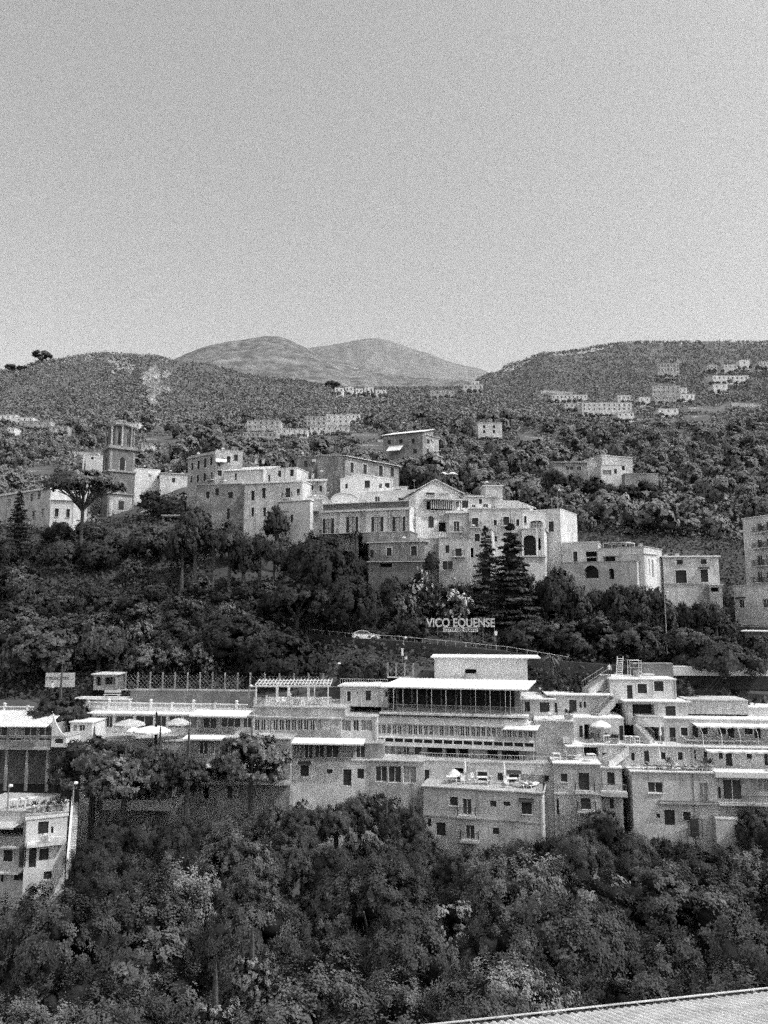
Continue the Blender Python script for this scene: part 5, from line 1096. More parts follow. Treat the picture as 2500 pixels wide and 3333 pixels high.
r, f, zt, zb = B('cliff_house', 'left edge cliff house storeys with a deep shaded balcony and canopy', (-110,79.2), (87,78.8), 2640, 7, 'light', 'flat', ov=.1, rm='deck', cat='house',
  op=[(-20,2694,76,2722,'o'),(11,2766,42,2804,'ct'),(62,2762,84,2824,'d'),(-30,2762,-8,2820,'d'),(46,2838,78,2866,'c'),(2,2840,12,2870,'c')])
awning(r, f, -60, 80, 2672, 2692, 2.0, 'gcloth', scallop=False, name='canopy')
mb = MB(); f.bx(mb, 0, f.L, zat(2748,79), zat(2742,79), .003, 1.2, 'white'); mb.build('balcony', r); railing(r, f, 0, f.L, zat(2742,79), 1.15, 'gmetal', .14, .95)
mb = MB(); f.bx(mb, 0, f.L, zat(2834,79), zat(2829,79), .003, 1.0, 'white'); mb.build('ledge', r)
# rooftop clutter
for i in range(9):
    x = 100+i*13; p = FC.P(FC.pt(x,2650)[0], ZC, -random.uniform(.6,3)); root = thing('crate', 'pale crate among the rooftop clutter of the cliff house', 'crate', p, 'crates on the cliff house roof', rz=random.random())
    mb = MB(); w = random.uniform(.7,1.6); h = random.uniform(.25,.55); mb.box((0,0,h/2), (w,.7,h), 'roofw'); mb.build('body', root); mb = MB(); mb.box((0,0,h+.03), (w+.1,.8,.05), 'light'); mb.build('lid', root)
for i, x in enumerate((110,140,165,190,205)): potted(FC.P(FC.pt(x,2650)[0], ZC, -.3), 'leafy pot plant along the cliff house roof edge', 1.3, 'pot plants along the cliff house roof edge')
for i, x in enumerate((30,50,66)): table(f.P(f.pt(x,2640)[0], zt+.2, -1-i*.4), 'white table on the left cliff house roof', .9, 'white tables on the left cliff house roof')
lamp(24, 2640, 77.5, 2.3, 'white lamp post on the left cliff house roof'); lamp(237, 2622, 76.5, 2.0, 'white lamp at the top of the sunlit outdoor steps')
st = thing('staircase', 'sunlit narrow steps running down beside the cliff house', 'stairs', at(230,2800,76), world=True)
mb = MB(); p0, p1 = at(244,2612,84), at(228,2822,76)
for i in range(26):
    t = i/26; a = p0.lerp(p1, t); mb.box(a+Vector((.1,0,-.3)), (.55,.34,.6), 'mid')
mb.build('steps', st); mb = MB(); q0, q1 = p0+Vector((-.25,0,.5)), p1+Vector((-.25,0,.5)); mb.hexa([q0+Vector((-.12,0,-1.6)), q0+Vector((.12,0,-1.6)), q1+Vector((.12,0,-1.6)), q1+Vector((-.12,0,-1.6)), q0+Vector((-.12,0,.2)), q0+Vector((.12,0,.2)), q1+Vector((.12,0,.2)), q1+Vector((-.12,0,.2))], 'white'); mb.build('parapet', st)
# foreground corrugated roof
def corr():
    a = at(1380,3358,21.8); b = at(2600,3229,24.0); b.z = a.z; e = (b-a); L = e.length+6; e.normalize(); nrm = Vector((e.y, -e.x, 0)); z0 = a.z; sl = math.tan(math.radians(18))
    root = thing('corrugated_roof', 'pale corrugated sheet roof sloping across the bottom right corner', 'roof', a, world=True)
    P_ = .23; n = int(L/P_)*8; rows = 30; v = []; f_ = []
    for j in range(rows+1):
        d = 12*j/rows
        for i in range(n+1):
            s_ = -3+L*i/n; p = a+e*s_+nrm*d; h = .075*abs(math.sin(math.pi*s_/P_))**.8+.006*mn.noise(Vector((s_*1.3, d*2, 0)))
            v.append((p.x, p.y, z0+d*sl+h))
    for j in range(rows):
        for i in range(n): q = j*(n+1)+i; f_.append((q, q+n+1, q+n+2, q+1))
    me = bpy.data.meshes.new('sheet'); me.from_pydata(v, [], f_); me.polygons.foreach_set('use_smooth', [True]*len(f_)); me.materials.append(M['corr'])
    o = bpy.data.objects.new('sheet', me); C.objects.link(o); o.parent = root; o.matrix_parent_inverse = Matrix.Translation(-root.location)
    F_ = Face((a.x+e.x*-3, a.y+e.y*-3), (a.x+e.x*(L-3), a.y+e.y*(L-3)))
    mb = MB(); F_.bx(mb, 0, L, z0-.5, z0-.06, -.28, .1, 'dark'); mb.build('gap_shade', root)  # dark strip painted in for the shaded gap behind the rail
    mb = MB(); q0, q1 = F_.P(0, z0+.0, -.3), F_.P(L, z0+.0, -.3); mb.tube([q0, q1], .03, 'light', 8); mb.build('gutter_rail', root)
    for i in range(14): c = L*(i+.5)/14; mb = MB(); mb.tube([F_.P(c, z0-.0, -.29), F_.P(c+.03, z0+.03, .08)], .014, 'light', 6); mb.build('bracket', root)
    mb = MB(); F_.bx(mb, 0, L, z0-12, z0-.5, .15, .35, 'dull'); mb.build('wall', root)
M['corr'] = mat('weathered_sheet', .62, .2, 1.4, rough=.8, fine=.25, fscale=30, streak=.25)
corr()
# ------------------------------------------------------------------ vegetation
rng = np.random.default_rng(11)
def unit(n):
    v = rng.normal(size=(n, 3)); return v/np.linalg.norm(v, axis=1)[:, None]
def quads(P, N, S, asp=.6):
    n = len(P); t = unit(n); t -= (t*N).sum(1)[:, None]*N; t /= np.linalg.norm(t, axis=1)[:, None]+1e-9; b = np.cross(N, t)
    S = S[:, None]; V = np.empty((n, 4, 3))
    V[:,0] = P-t*S; V[:,1] = P-b*S*asp; V[:,2] = P+t*S; V[:,3] = P+b*S*asp
    return V.reshape(-1, 3)
def npmesh(name, V, nq, mats, extra=None, midx=None):
    """nq quads first, then extra = (verts, tris)"""
    me = bpy.data.meshes.new(name); ev, ef = extra if extra is not None else (np.zeros((0,3)), np.zeros((0,3), int))
    nt = len(ef); me.vertices.add(len(V)+len(ev)); me.vertices.foreach_set('co', np.concatenate([V, ev]).astype(np.float32).ravel())
    me.loops.add(nq*4+nt*3); me.polygons.add(nq+nt)
    me.loops.foreach_set('vertex_index', np.concatenate([np.arange(nq*4), (ef+len(V)).ravel()]).astype(np.int32))
    me.polygons.foreach_set('loop_start', np.concatenate([np.arange(nq)*4, nq*4+np.arange(nt)*3]).astype(np.int32))
    mi = np.zeros(nq+nt, np.int32); 
    if midx is not None: mi[:nq] = midx
    mi[nq:] = len(mats)-1
    me.polygons.foreach_set('material_index', mi)
    for m in mats: me.materials.append(M[m])
    me.update(calc_edges=True); me.validate(); return me
ICO = None
def ico(sub=1):
    import bmesh
    bm = bmesh.new(); bmesh.ops.create_icosphere(bm, subdivisions=sub, radius=1); v = np.array([x.co[:] for x in bm.verts]); f = np.array([[q.index for q in p.verts] for p in bm.faces]); bm.free(); return v, f
IC1, IC2 = ico(1), ico(2)
def crown(kind, n, leaf, seed, mats, nl=26, lr=.34):
    global rng; rng = np.random.default_rng(seed)
    if kind in ('round', 'tall', 'wild'):
        zs = {'round': .82, 'tall': 1.5, 'wild': .95}[kind]
        d = unit(nl*3); d = d[d[:,2] > -.45][:nl]; rad = rng.uniform(.5, .76 if kind != 'wild' else .9, len(d))[:, None]
        c = d*rad*np.array([1,1,zs]); lrs = rng.uniform(.7, 1.3, len(d))*lr
        cz = zs*.8
    elif kind in ('pine', 'dome'):
        r = np.sqrt(rng.uniform(0, 1, nl))*.84; t = rng.uniform(0, 6.28, nl); hh = .5 if kind == 'pine' else .8
        c = np.stack([r*np.cos(t), r*np.sin(t), hh*(1-r**2)-.06-rng.uniform(0, .07 if kind == 'pine' else .45, nl)], 1); lrs = rng.uniform(.7, 1.2, nl)*lr*.75; cz = .12; d = c/np.linalg.norm(c+1e-6, axis=1)[:, None]
    if kind == 'spire' or kind == 'cedar':
        k = n; lay = 16; nb = 8; L = rng.integers(0, lay, k); bi = rng.integers(0, nb, k); jit = rng.uniform(-.45, .45, (lay, nb)); z = np.clip((L+jit[L, bi]+rng.uniform(-.1, .1, k))/lay, 0, .995)
        blen = rng.uniform(.6, 1.15, (lay, nb)); ang = bi*(6.28/nb)+L*.9+rng.normal(0, .2, k); R = (1-z)**(.9 if kind == 'spire' else .75)*blen[L, bi]
        r = R*np.sqrt(rng.uniform(.02, 1, k)); H = 4.2 if kind == 'spire' else 3.0
        P = np.stack([r*np.cos(ang), r*np.sin(ang), z*H+.15-(.22 if kind == 'spire' else .05)*r], 1)
        N = unit(k)*.7+np.array([0,0,.9]); N[:, :2] += P[:, :2]*.5; N /= np.linalg.norm(N, axis=1)[:, None]
        S = leaf*rng.uniform(.6, 1.4, k); V = quads(P, N, S, .45)
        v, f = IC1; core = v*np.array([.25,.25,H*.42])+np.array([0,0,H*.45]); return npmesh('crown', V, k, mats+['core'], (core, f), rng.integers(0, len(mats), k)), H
    idx = rng.integers(0, len(c), n); e = unit(n)+d[idx]*.75+np.array([0,0,.25]); e /= np.linalg.norm(e, axis=1)[:, None]
    e[:, 2] *= .8 if kind != 'pine' else .55
    ns = 11; sub = unit(len(c)*ns).reshape(len(c), ns, 3)+d[:len(c), None]*.75+np.array([0,0,.25]); sub /= np.linalg.norm(sub, axis=2)[:, :, None]
    if kind in ('pine', 'dome'): sub[:, :, 2] *= .55
    si = rng.integers(0, ns, n); e = sub[idx, si]; sl = rng.uniform(.7, 1.25, (len(c), ns))[idx, si]
    P = c[idx]+e*(lrs[idx]*sl)[:, None]+rng.normal(size=(n, 3))*(lrs[idx]*.13)[:, None]; P[:, 2] += cz; idx2 = (idx*13+si*7)
    N = e*.6+d[idx]*.7+unit(n)*.3; N /= np.linalg.norm(N, axis=1)[:, None]
    S = leaf*rng.uniform(.6, 1.5, n); V = quads(P, N, S)
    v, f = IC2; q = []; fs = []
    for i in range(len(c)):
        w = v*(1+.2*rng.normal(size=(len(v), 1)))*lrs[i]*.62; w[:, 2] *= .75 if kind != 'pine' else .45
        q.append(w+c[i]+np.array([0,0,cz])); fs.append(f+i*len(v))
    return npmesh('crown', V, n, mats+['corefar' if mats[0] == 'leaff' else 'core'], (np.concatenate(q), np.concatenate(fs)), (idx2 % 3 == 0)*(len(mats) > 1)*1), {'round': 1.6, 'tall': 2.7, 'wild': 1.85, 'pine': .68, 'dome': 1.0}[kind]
def trunk_mesh(kind, seed, limbs=6):
    random.seed(seed); mb = MB()
    lean = [(0,0,-.3)]+[(random.uniform(-.5,.5)*t, random.uniform(-.5,.5)*t, t) for t in (.3,.6,.9)]
    mb.tube(lean+[(lean[-1][0], lean[-1][1], 1.05)], [1.3,1.,.8,.6,.3], 'bark', 8)
    return mb.build('trunk')
LIMB = {}
def limb_mesh(kind, seed):
    """limbs in crown units"""
    random.seed(seed); mb = MB(); n = 30 if kind == 'pine' else 8
    for i in range(n):
        t = 2*math.pi*i/n+random.uniform(-.2,.2); r = random.uniform(.45,.96 if kind == 'pine' else .7); z0 = -.42 if kind == 'pine' else -.15 if kind == 'dome' else .1; z1 = (.3 if kind in ('pine', 'dome') else random.uniform(.5,1.2))
        p = [(0,0,z0), (r*.35*math.cos(t), r*.35*math.sin(t), z0+(z1-z0)*.45), (r*math.cos(t+.2), r*math.sin(t+.2), z1 if kind not in ('pine', 'dome') else .1+(.35 if kind == 'pine' else .5)*(1-r*r))]
        mb.tube(p, [.05,.03,.012] if kind != 'pine' else [.035,.02,.01], 'bark', 5)
    return mb.build('limb')
def hold(o): me = o.data; bpy.data.objects.remove(o); return me
PROTO = {}
def proto(key, kind, n, leaf, seed, mats, nl=26, lr=.34):
    me, H = crown(kind, n, leaf, seed, mats, nl, lr)
    PROTO[key] = (me, H, hold(trunk_mesh(kind, seed)), hold(limb_mesh(kind, seed)), kind)
for i in range(3):
    proto('near_d%d' % i, 'round', 50000, .0155, 20+i, ['leafd','leafm'], 46, .28)
    proto('near_m%d' % i, 'round', 50000, .0155, 30+i, ['leafm','leafd'], 60, .25)
proto('near_p0', 'dome', 80000, .0105, 67, ['leafd','leafm'], 110, .2)
proto('near_l0', 'round', 45000, .016, 41, ['leafl','leafm'], 44, .26)
proto('near_l1', 'wild', 9000, .035, 42, ['leafl'], 22, .25)
for i in range(3):
    proto('mid_d%d' % i, 'round', 11000, .036, 50+i, ['leafd','leafm'], 44, .26)
    proto('mid_m%d' % i, 'wild', 11000, .036, 60+i, ['leafm','leafd'], 50, .24)
proto('mid_k0', 'round', 14000, .03, 65, ['leafk','leafd'], 60, .24); proto('mid_k1', 'dome', 16000, .03, 66, ['leafk','leafd'], 70, .24)
proto('mid_l0', 'wild', 9000, .04, 70, ['leafl','leafm'], 40, .25)
proto('mid_t0', 'tall', 7000, .045, 71, ['leafd'], 26, .33)
proto('pine0', 'pine', 16000, .03, 72, ['leafm','leafl'], 70, .22); proto('pine1', 'pine', 15000, .032, 73, ['leafd','leafm'], 50, .3)
proto('dome0', 'dome', 26000, .026, 77, ['leafm','leafl'], 90, .25); proto('dome1', 'dome', 26000, .026, 78, ['leafm','leafd'], 80, .27)
proto('bloom0', 'wild', 6000, .04, 74, ['leafm','bloom'], 30, .28)
proto('spire0', 'spire', 9000, .09, 75, ['leafd']); proto('cedar0', 'cedar', 6500, .06, 76, ['leafd','leafm']); proto('cedar1', 'cedar', 20000, .06, 79, ['leafd'])
for i in range(3):
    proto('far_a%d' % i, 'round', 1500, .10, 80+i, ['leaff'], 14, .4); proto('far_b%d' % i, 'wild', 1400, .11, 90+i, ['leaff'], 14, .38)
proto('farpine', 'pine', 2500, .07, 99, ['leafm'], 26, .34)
NAMES = {'pine': 'pine_tree', 'dome': 'pine_tree', 'spire': 'fir_tree', 'cedar': 'cedar_tree', 'round': 'broadleaf_tree', 'wild': 'wild_tree', 'tall': 'cypress_tree'}
CATS = {'pine': 'pine tree', 'dome': 'pine tree', 'spire': 'fir tree', 'cedar': 'cedar', 'round': 'tree', 'wild': 'tree', 'tall': 'cypress'}
def plant(key, px, ytop, Y, wpx, label, group=None, name=None, cat=None, parts=True, base=None, minh=0.):
    me, H, tm, lm, kind = PROTO[key]
    g = gp(px, Y); R = wpx/2/F*Y; zt = zat(ytop, Y); x = at(px, ytop, Y).x
    zb = g.z if base is None else base
    if zt-zb < minh: zt = zb+minh
    hz = H*R; zs = 1.
    if hz > (zt-zb)*1.05: zs = max((zt-zb)*1.05/hz, .35)
    if kind in ('spire', 'cedar', 'tall'): zs = max((zt-zb)*.94/hz, .3)
    if kind in ('round', 'wild') and zs == 1.: zs = min(max((zt-zb)*.9/hz, 1.), 1.25 if Y < 90 else 1.7)
    cb = zt-hz*zs
    nm = name or NAMES[kind]; rz = random.uniform(0, 6.28)
    if not parts:
        o = bpy.data.objects.new(nm, me); C.objects.link(o); o.location = (x, Y, cb); o.scale = (R, R, R*zs); o.rotation_euler = (0,0,rz)
        return tag(o, label, cat or CATS[kind], group)
    root = thing(nm, label, cat or CATS[kind], (x, Y, zb), group, rz=rz)
    o = bpy.data.objects.new('crown', me); C.objects.link(o); o.parent = root; o.location = (0,0,cb-zb); o.scale = (R, R, R*zs)
    th = max(cb-zb+R*.5*zs, .5); tr = max(.1, min(.34, (zt-zb)*.03))
    t = bpy.data.objects.new('trunk', tm); C.objects.link(t); t.parent = root; t.scale = (tr, tr, th)
    if kind in ('pine', 'dome', 'round', 'wild') and R > 1.2:
        l_ = bpy.data.objects.new('limb', lm); C.objects.link(l_); l_.parent = root; l_.location = (0,0,cb-zb); l_.scale = (R, R, R*zs)
    return root
# --- trees one can tell apart
HP = [
 ('mid_m0', 1848, 1536, 208, 110, 'bush hiding the foot of the long low shed'), ('mid_m1', 1800, 1520, 209, 70, 'small bush at the left end of the long low shed'), ('mid_d1', 1930, 1548, 209, 90, 'bush between the shed and the hillside house'), ('mid_m2', 2100, 1562, 206, 110, 'bush before the grey garden wall'), ('mid_d2', 1975, 1570, 206, 70, 'dark bush below the white lower wing'), ('mid_m0', 2035, 1572, 206, 80, 'bushy tree below the grey blank storey'),
 ('near_p0', 2180, 2760, 60, 700, 'very broad dark pine filling the right of the near ravine'), ('mid_d1', 2005, 1893, 117, 100, 'bush below the narrow arch of the long wall'), ('mid_m0', 2070, 1893, 117, 100, 'bush below the restaurant house corner'), ('mid_d2', 2125, 1900, 117.5, 90, 'bush below the sunlit white portico'), ('near_d1', 1660, 2740, 70, 420, 'broad leafy tree right below the furnished terrace block'), ('near_m2', 1180, 2790, 64, 400, 'broad grey tree in the middle of the near ravine'), ('near_m0', 760, 2660, 74, 380, 'tall feathery tree below the shaded hotel block'), ('near_l0', 1620, 3090, 44, 520, 'pale leafy tree just above the corrugated roof'), ('near_l1', 820, 3080, 46, 150, 'bright leaved sapling in the near ravine'), ('near_l1', 700, 3230, 40, 160, 'second bright leaved sapling near the bottom'), ('near_l0', 60, 3210, 36, 460, 'pale fine leaved bush in the bottom left corner'), ('near_m1', 480, 2860, 58, 480, 'broad grey tree right of the cliff house steps'),
 ('near_d0', 1290, 2590, 85.5, 190, 'dark tree covering the glazed lower storey left of the furnished terrace block'), ('near_d1', 1225, 2570, 86.5, 110, 'dark narrow tree beneath the basement corner'), ('near_d2', 1345, 2640, 83, 90, 'dark tree against the left end of the furnished terrace block'),
 ('pine0', 276, 1522, 142, 262, 'large umbrella pine with radiating branches in front of the bell tower'),
 ('cedar0', 66, 1604, 146, 110, 'small dark layered cedar before the long house on the far left'),
 ('dome1', 198, 2246, 96.2, 190, 'broad dark pine crown rising over the left balustrade'),
 ('dome0', 310, 2378, 87.5, 270, 'wide pine crown left of the little fir above the dim facade'),
 ('dome1', 520, 2412, 86.8, 260, 'wide pine crown below the little fir above the dim facade'),
 ('dome0', 822, 2366, 87.4, 256, 'tall pine crown covering the hotel facade between two awnings'),
 ('dome0', 410, 2440, 85, 240, 'lower pine crown between the two wide pines below the parasols'),
 ('dome1', 612, 2450, 84.5, 150, 'narrow pine crown right of the wide pines under the white canopy'),
 ('spire0', 510, 2322, 90.2, 52, 'little dark fir standing before the white parasol'),
 ('cedar0', 1580, 1718, 121, 140, 'dark tiered cedar standing before the pale town houses, left one'),
 ('cedar1', 1662, 1712, 120, 200, 'tall dense dark cedar right of the tiered one before the town'),
 ('mid_k0', 1050, 1706, 119.5, 300, 'huge round dark evergreen tree hiding the villa corner'),
 ('mid_k1', 970, 1860, 116, 260, 'dark spreading tree beneath the huge round evergreen'),
 ('mid_k0', 1140, 1850, 116, 230, 'dark tree right beneath the huge round evergreen'),
 ('mid_d1', 1815, 1838, 121, 150, 'dark rounded tree at the foot of the long arched wall'),
 ('mid_l0', 1312, 1925, 116, 100, 'pale feathery tree standing left of the town sign'),
 ('bloom0', 1478, 1892, 119, 120, 'white flowering shrub above the town sign'), ('bloom0', 1366, 1856, 121, 90, 'white flowering shrub below the stone lower house'),
 ('mid_d0', 1150, 2142, 103, 110, 'round clipped dark bush on the left behind the terrace rooms'), ('mid_d2', 1225, 2146, 102.5, 100, 'round clipped dark bush on the right behind the terrace rooms'),
 ('mid_t0', 958, 2142, 106, 34, 'small upright cypress by the garden pillar'),
 ('near_l1', 1245, 2588, 84, 150, 'bright large leaved tree left of the furnished roof terrace'), ('near_l1', 1190, 2660, 80, 130, 'pale leafy tree below the bright large leaved one'),
 ('mid_m1', 1960, 2614, 85.2, 130, 'shaggy climber covered tree beneath the balcony block'), ('near_m0', 2455, 2618, 84.5, 150, 'leafy tree hiding the lower right corner of the annex'),
 ('mid_d0', 140, 1985, 112, 300, 'big rounded tree on the far left above the pine trunks'), ('mid_l0', 480, 2090, 110, 130, 'pale rounded tree crown above the lattice fence, left one'), ('mid_l0', 570, 2100, 110, 120, 'pale rounded tree crown above the lattice fence, middle one'), ('mid_l0', 670, 2085, 110, 120, 'pale rounded tree crown above the lattice fence, right one'),
 ('mid_d2', 330, 1975, 113, 190, 'dark tree between the far left tree and the pale slope'), ('mid_k0', 810, 1975, 113, 330, 'very dark spreading tree left of the road bend'), ('mid_k1', 930, 2040, 111, 300, 'very dark tree just below the road bend'),
 ('mid_d1', 1350, 1990, 114.8, 120, 'dark bush left of the first letter of the town sign'), ('mid_d2', 1720, 2010, 112, 210, 'leafy tree right of the town sign'), ('mid_m2', 1900, 1990, 111, 220, 'bushy tree above the dark car shelter on the right'),
 ('mid_m0', 2070, 2010, 110, 190, 'pale spiky tree centre right on the bank'), ('pine1', 2330, 2085, 105.5, 300, 'broad spreading tree with bare leaning trunks on the right'), ('pine0', 2230, 2040, 107, 170, 'pine crown left of the broad spreading tree'), ('mid_d0', 2470, 2060, 107, 160, 'dense tree below the apartment block'),
 ('mid_d0', 1300, 2155, 101.6, 60, 'small dark bush by the white lattice screen'), ('mid_d1', 2230, 2215, 98, 160, 'dark ivy mass right of the upper white house'), ('mid_d2', 2380, 2225, 98, 200, 'dark ivy mass above the plain grey parapet'), ('mid_d0', 2480, 2250, 97, 120, 'dark shrub mass at the right edge above the parapet'), ('mid_d1', 1880, 2190, 98, 140, 'dark bushes behind the low bright roofed houses'),
 ('mid_d2', 1800, 2180, 99, 90, 'dark bush right of the hotel penthouse'),
 ('mid_d1', 900, 1640, 137, 90, 'small dark bush at the foot of the white house left of the villa'), ('mid_d2', 640, 1640, 146, 120, 'dark bush below the three storey corner house'), ('mid_d1', 750, 1690, 140, 110, 'dark shrub at the foot of the shaded house'), ('mid_d0', 560, 1610, 165, 110, 'dark round tree beside the low white roofed house'), ('mid_m0', 500, 1590, 165, 100, 'bushy tree beneath the bright blank walled house'), ('mid_d2', 1010, 1480, 190, 90, 'dark tree behind the brown shaded house'), ('mid_d0', 1400, 1500, 175, 130, 'big dark tree right of the dark fronted house'), ('mid_m1', 1330, 1500, 178, 80, 'pale olive tree right of the tiled roof house'), ('mid_d1', 600, 1700, 135, 120, 'tree below the white canopy on the left slope'),
 ('mid_d2', 1405, 1790, 124, 60, 'dark climbing tree between the stone house and the garage house'),
 ('farpine', 136, 1143, 890, 66, 'lone umbrella pine on the left hill crest'), ('farpine', 36, 1186, 880, 44, 'small pine at the left end of the crest'), ('farpine', 72, 1194, 878, 46, 'second small pine near the left end of the crest'), ('farpine', 1084, 1240, 860, 52, 'dark pine standing in the hazy saddle'),
]
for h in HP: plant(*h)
# palm
def palm(px, ytop, Y, R, label):
    g = gp(px, Y); t = at(px, ytop, Y); root = thing('palm_tree', label, 'palm tree', (t.x, Y, g.z)); h = t.z-g.z-.6
    mb = MB(); mb.tube([(0,0,-.3),(0,0,h)], [.3,.24], 'bark', 8); mb.build('trunk', root)
    mb = MB()
    for i in range(46):
        a = i*2.4; el = random.uniform(-.2, 1.2); p0 = Vector((0,0,h)); d = Vector((math.cos(a), math.sin(a), 0)); pr = None
        for k in range(7):
            s_ = k/6; q = p0+d*R*s_*math.cos(el*.6)+Vector((0,0,R*(math.sin(el)*s_-.75*s_*s_)))
            if pr is not None:
                w = Vector((-d.y, d.x, 0))*.16*(1-s_*.8)
                mb.poly([pr-w, pr+w, q+w*.8, q-w*.8], 'leafl' if el > .3 else 'leafm')
            pr = q
    mb.build('frond', root)
palm(1795, 2128, 103, 1.7, 'spiky palm with pale fronds right of the hotel penthouse')
palm(1160, 1722, 131, 1.3, 'small palm growing before the villa pilasters')
# --- curves that keep the visible walls clear
def curve(tab, x): return float(np.interp(x, [t[0] for t in tab], [t[1] for t in tab]))
K1 = [(-200,1720),(165,1722),(245,1705),(440,1695),(600,1680),(700,1705),(790,1705),(905,1725),(1050,1740),(1180,1770),(1200,1850),(1430,1878),(1600,1870),(1700,1825),(1830,1890),(2090,1895),(2140,1935),(2340,1935),(2388,2060),(2700,2070)]
K3 = [(-200,2862),(150,2856),(222,2830),(240,2650),(262,2640),(560,2650),(640,2655),(930,2590),(1200,2570),(1370,2640),(1382,2712),(1450,2738),(1560,2742),(1610,2715),(1765,2705),(1800,2670),(1900,2652),(2020,2650),(2060,2680),(2160,2702),(2270,2735),(2420,2730),(2440,2640),(2700,2640)]
LM1 = [(130,'on the far left slope'),(330,'below the bell tower'),(520,'on the bank left of centre'),(700,'below the shaded lower houses'),(880,'on the bank left of the villa'),(1080,'below the villa'),(1320,'between the villa and the town sign'),(1560,'below the cedars'),(1760,'right of the town sign'),(1960,'below the long arched wall'),(2160,'below the two storey pale house'),(2320,'left of the apartment block'),(2500,'beside the apartment base')]
def lm(tab, x): return min(tab, key=lambda t: abs(t[0]-x))[1]
KN = {'d': 'dark dense tree', 'm': 'bushy grey green tree', 'l': 'pale leaved tree', 't': 'narrow dark cypress'}
def label_of(k, where): s_ = KN[k]+' '+where; return s_, s_.replace('tree', 'trees').replace('cypress', 'cypresses')
# --- bank between the road and the town
random.seed(5)
cnt = 0
for Y in (113.5, 117, 120.5, 124, 128):
    x = -90
    while x < 2580:
        x += random.uniform(62, 105); Yt = Y+random.uniform(-1.5, 1.5); g = gp(x, Yt); gpx = pix(g)[1]; w = random.uniform(70, 150)
        hgt = random.uniform(2.2, 6.5) if x < 900 else random.uniform(1.5, 4.2)
        if 980 < x < 1680 and Y < 119: continue
        if 870 < x < 1230 and Y < 123: continue
        if 1340 < x < 1660 and Y < 122: hgt = min(hgt, 2); 
        if 1380 < x < 1640 and gpx > 1990 and Y < 116: continue
        yt = pix(g+Vector((0,0,hgt)))[1]; K = curve(K1, x)
        if 1340 < x < 1660: K = max(K, 1900)
        yt = max(yt, K+random.uniform(0, 12)); zt = zat(yt, Yt)
        if zt-g.z < 1.0: continue
        if x > 1900 and Yt < 116 and yt < 2000: yt = 2000+random.uniform(0, 40)
        k = random.choices('dmlt', (4, 4, 3.4, .4))[0]
        if 980 < x < 1300: k = 'd'
        key = 'mid_%s%d' % (k, random.randrange(3) if k in 'dm' else 0)
        if k == 't': w = 40
        if any(x0-w/2 < x < x1+w/2 and y0-70 < yt < y1 and 118 < by < 184 and Yt < by and y1-y0 < 30 for x0, x1, y0, y1, by in REG[-8:]): continue
        l_, g_ = label_of(k, lm(LM1, x)); plant(key, x, yt, Yt, min(w, (zt-g.z)/Yt*F*1.5), l_, g_); cnt += 1
x = 560
while x < 2400:   # bushes hugging the foot of the town walls
    Yt = 130.5 if x < 1180 else 122.5 if x < 1780 else 118.3; x += random.uniform(36, 62); yt = curve(K1, x)+random.uniform(0, 26); g = gp(x, Yt)
    if zat(yt, Yt)-g.z < .8: continue
    k = random.choices('dm', (6, 4))[0]; plant('mid_%s%d' % (k, random.randrange(3)), x, yt, Yt, random.uniform(60, 110), 'leafy bush at the foot of the walls '+lm(LM1, x), 'leafy bushes at the foot of the walls', name='tall_bush', cat='bush')
# --- ravine in front of the hotel
LM3 = [(60,'below the left edge cliff house'),(330,'under the long pale ledge wall'),(620,'in the ravine below the pine trunks'),(900,'below the hotel block between the pines'),(1150,'left of the furnished terrace block'),(1450,'below the furnished terrace block'),(1750,'below the tall block with swing seat'),(2050,'below the balcony block'),(2350,'below the front annex')]
LN3 = [(100,'in the near ravine at the bottom left'),(500,'in the near ravine left of centre'),(950,'in the near ravine near the centre'),(1400,'in the near ravine right of centre'),(1850,'just above the corrugated roof'),(2350,'near the bottom right above the roof edge')]
rows3 = [(82.5,95,.0),(75,160,30),(65,230,120),(55,290,250),(46,350,400),(37,390,560),(31,400,690)]
for Y, step, dy in rows3:
    x = -140+random.uniform(0, 60)
    while x < 2660:
        x += step*random.uniform(.75, 1.25); Yt = Y+random.uniform(-2, 2) if Y < 80 else Y+random.uniform(-1,.5)
        K = curve(K3, x-40), curve(K3, x), curve(K3, x+40); K = max(K)
        base_ = 2660+dy if dy else 0
        yt = max(K, base_+random.uniform(-50, 90) if dy else K)+random.uniform(0, 22)
        if x < 250 and Y > 72: continue
        if Y < 48 and x > 1640 and x < 2120: yt = max(yt, 3118)
        if Y < 34 and x > 1400: yt = max(yt, curve([(1400,3290),(2500,3215)], x)-20); 
        w = step*random.uniform(1.05, 2.1)
        g = gp(x, Yt); zt = zat(yt, Yt)
        if zt-g.z < 1.2: continue
        k = random.choices('dml', (6, 3.4, .6))[0]
        if Y < 36 and x < 500: k = random.choice('lm')
        key = 'near_%s%d' % (k, random.randrange(3) if k in 'dm' else random.randrange(2))
        l_, g_ = label_of(k, lm(LM3 if Y > 60 else LN3, x)); plant(key, x, yt, Yt, w, l_, g_); cnt += 1
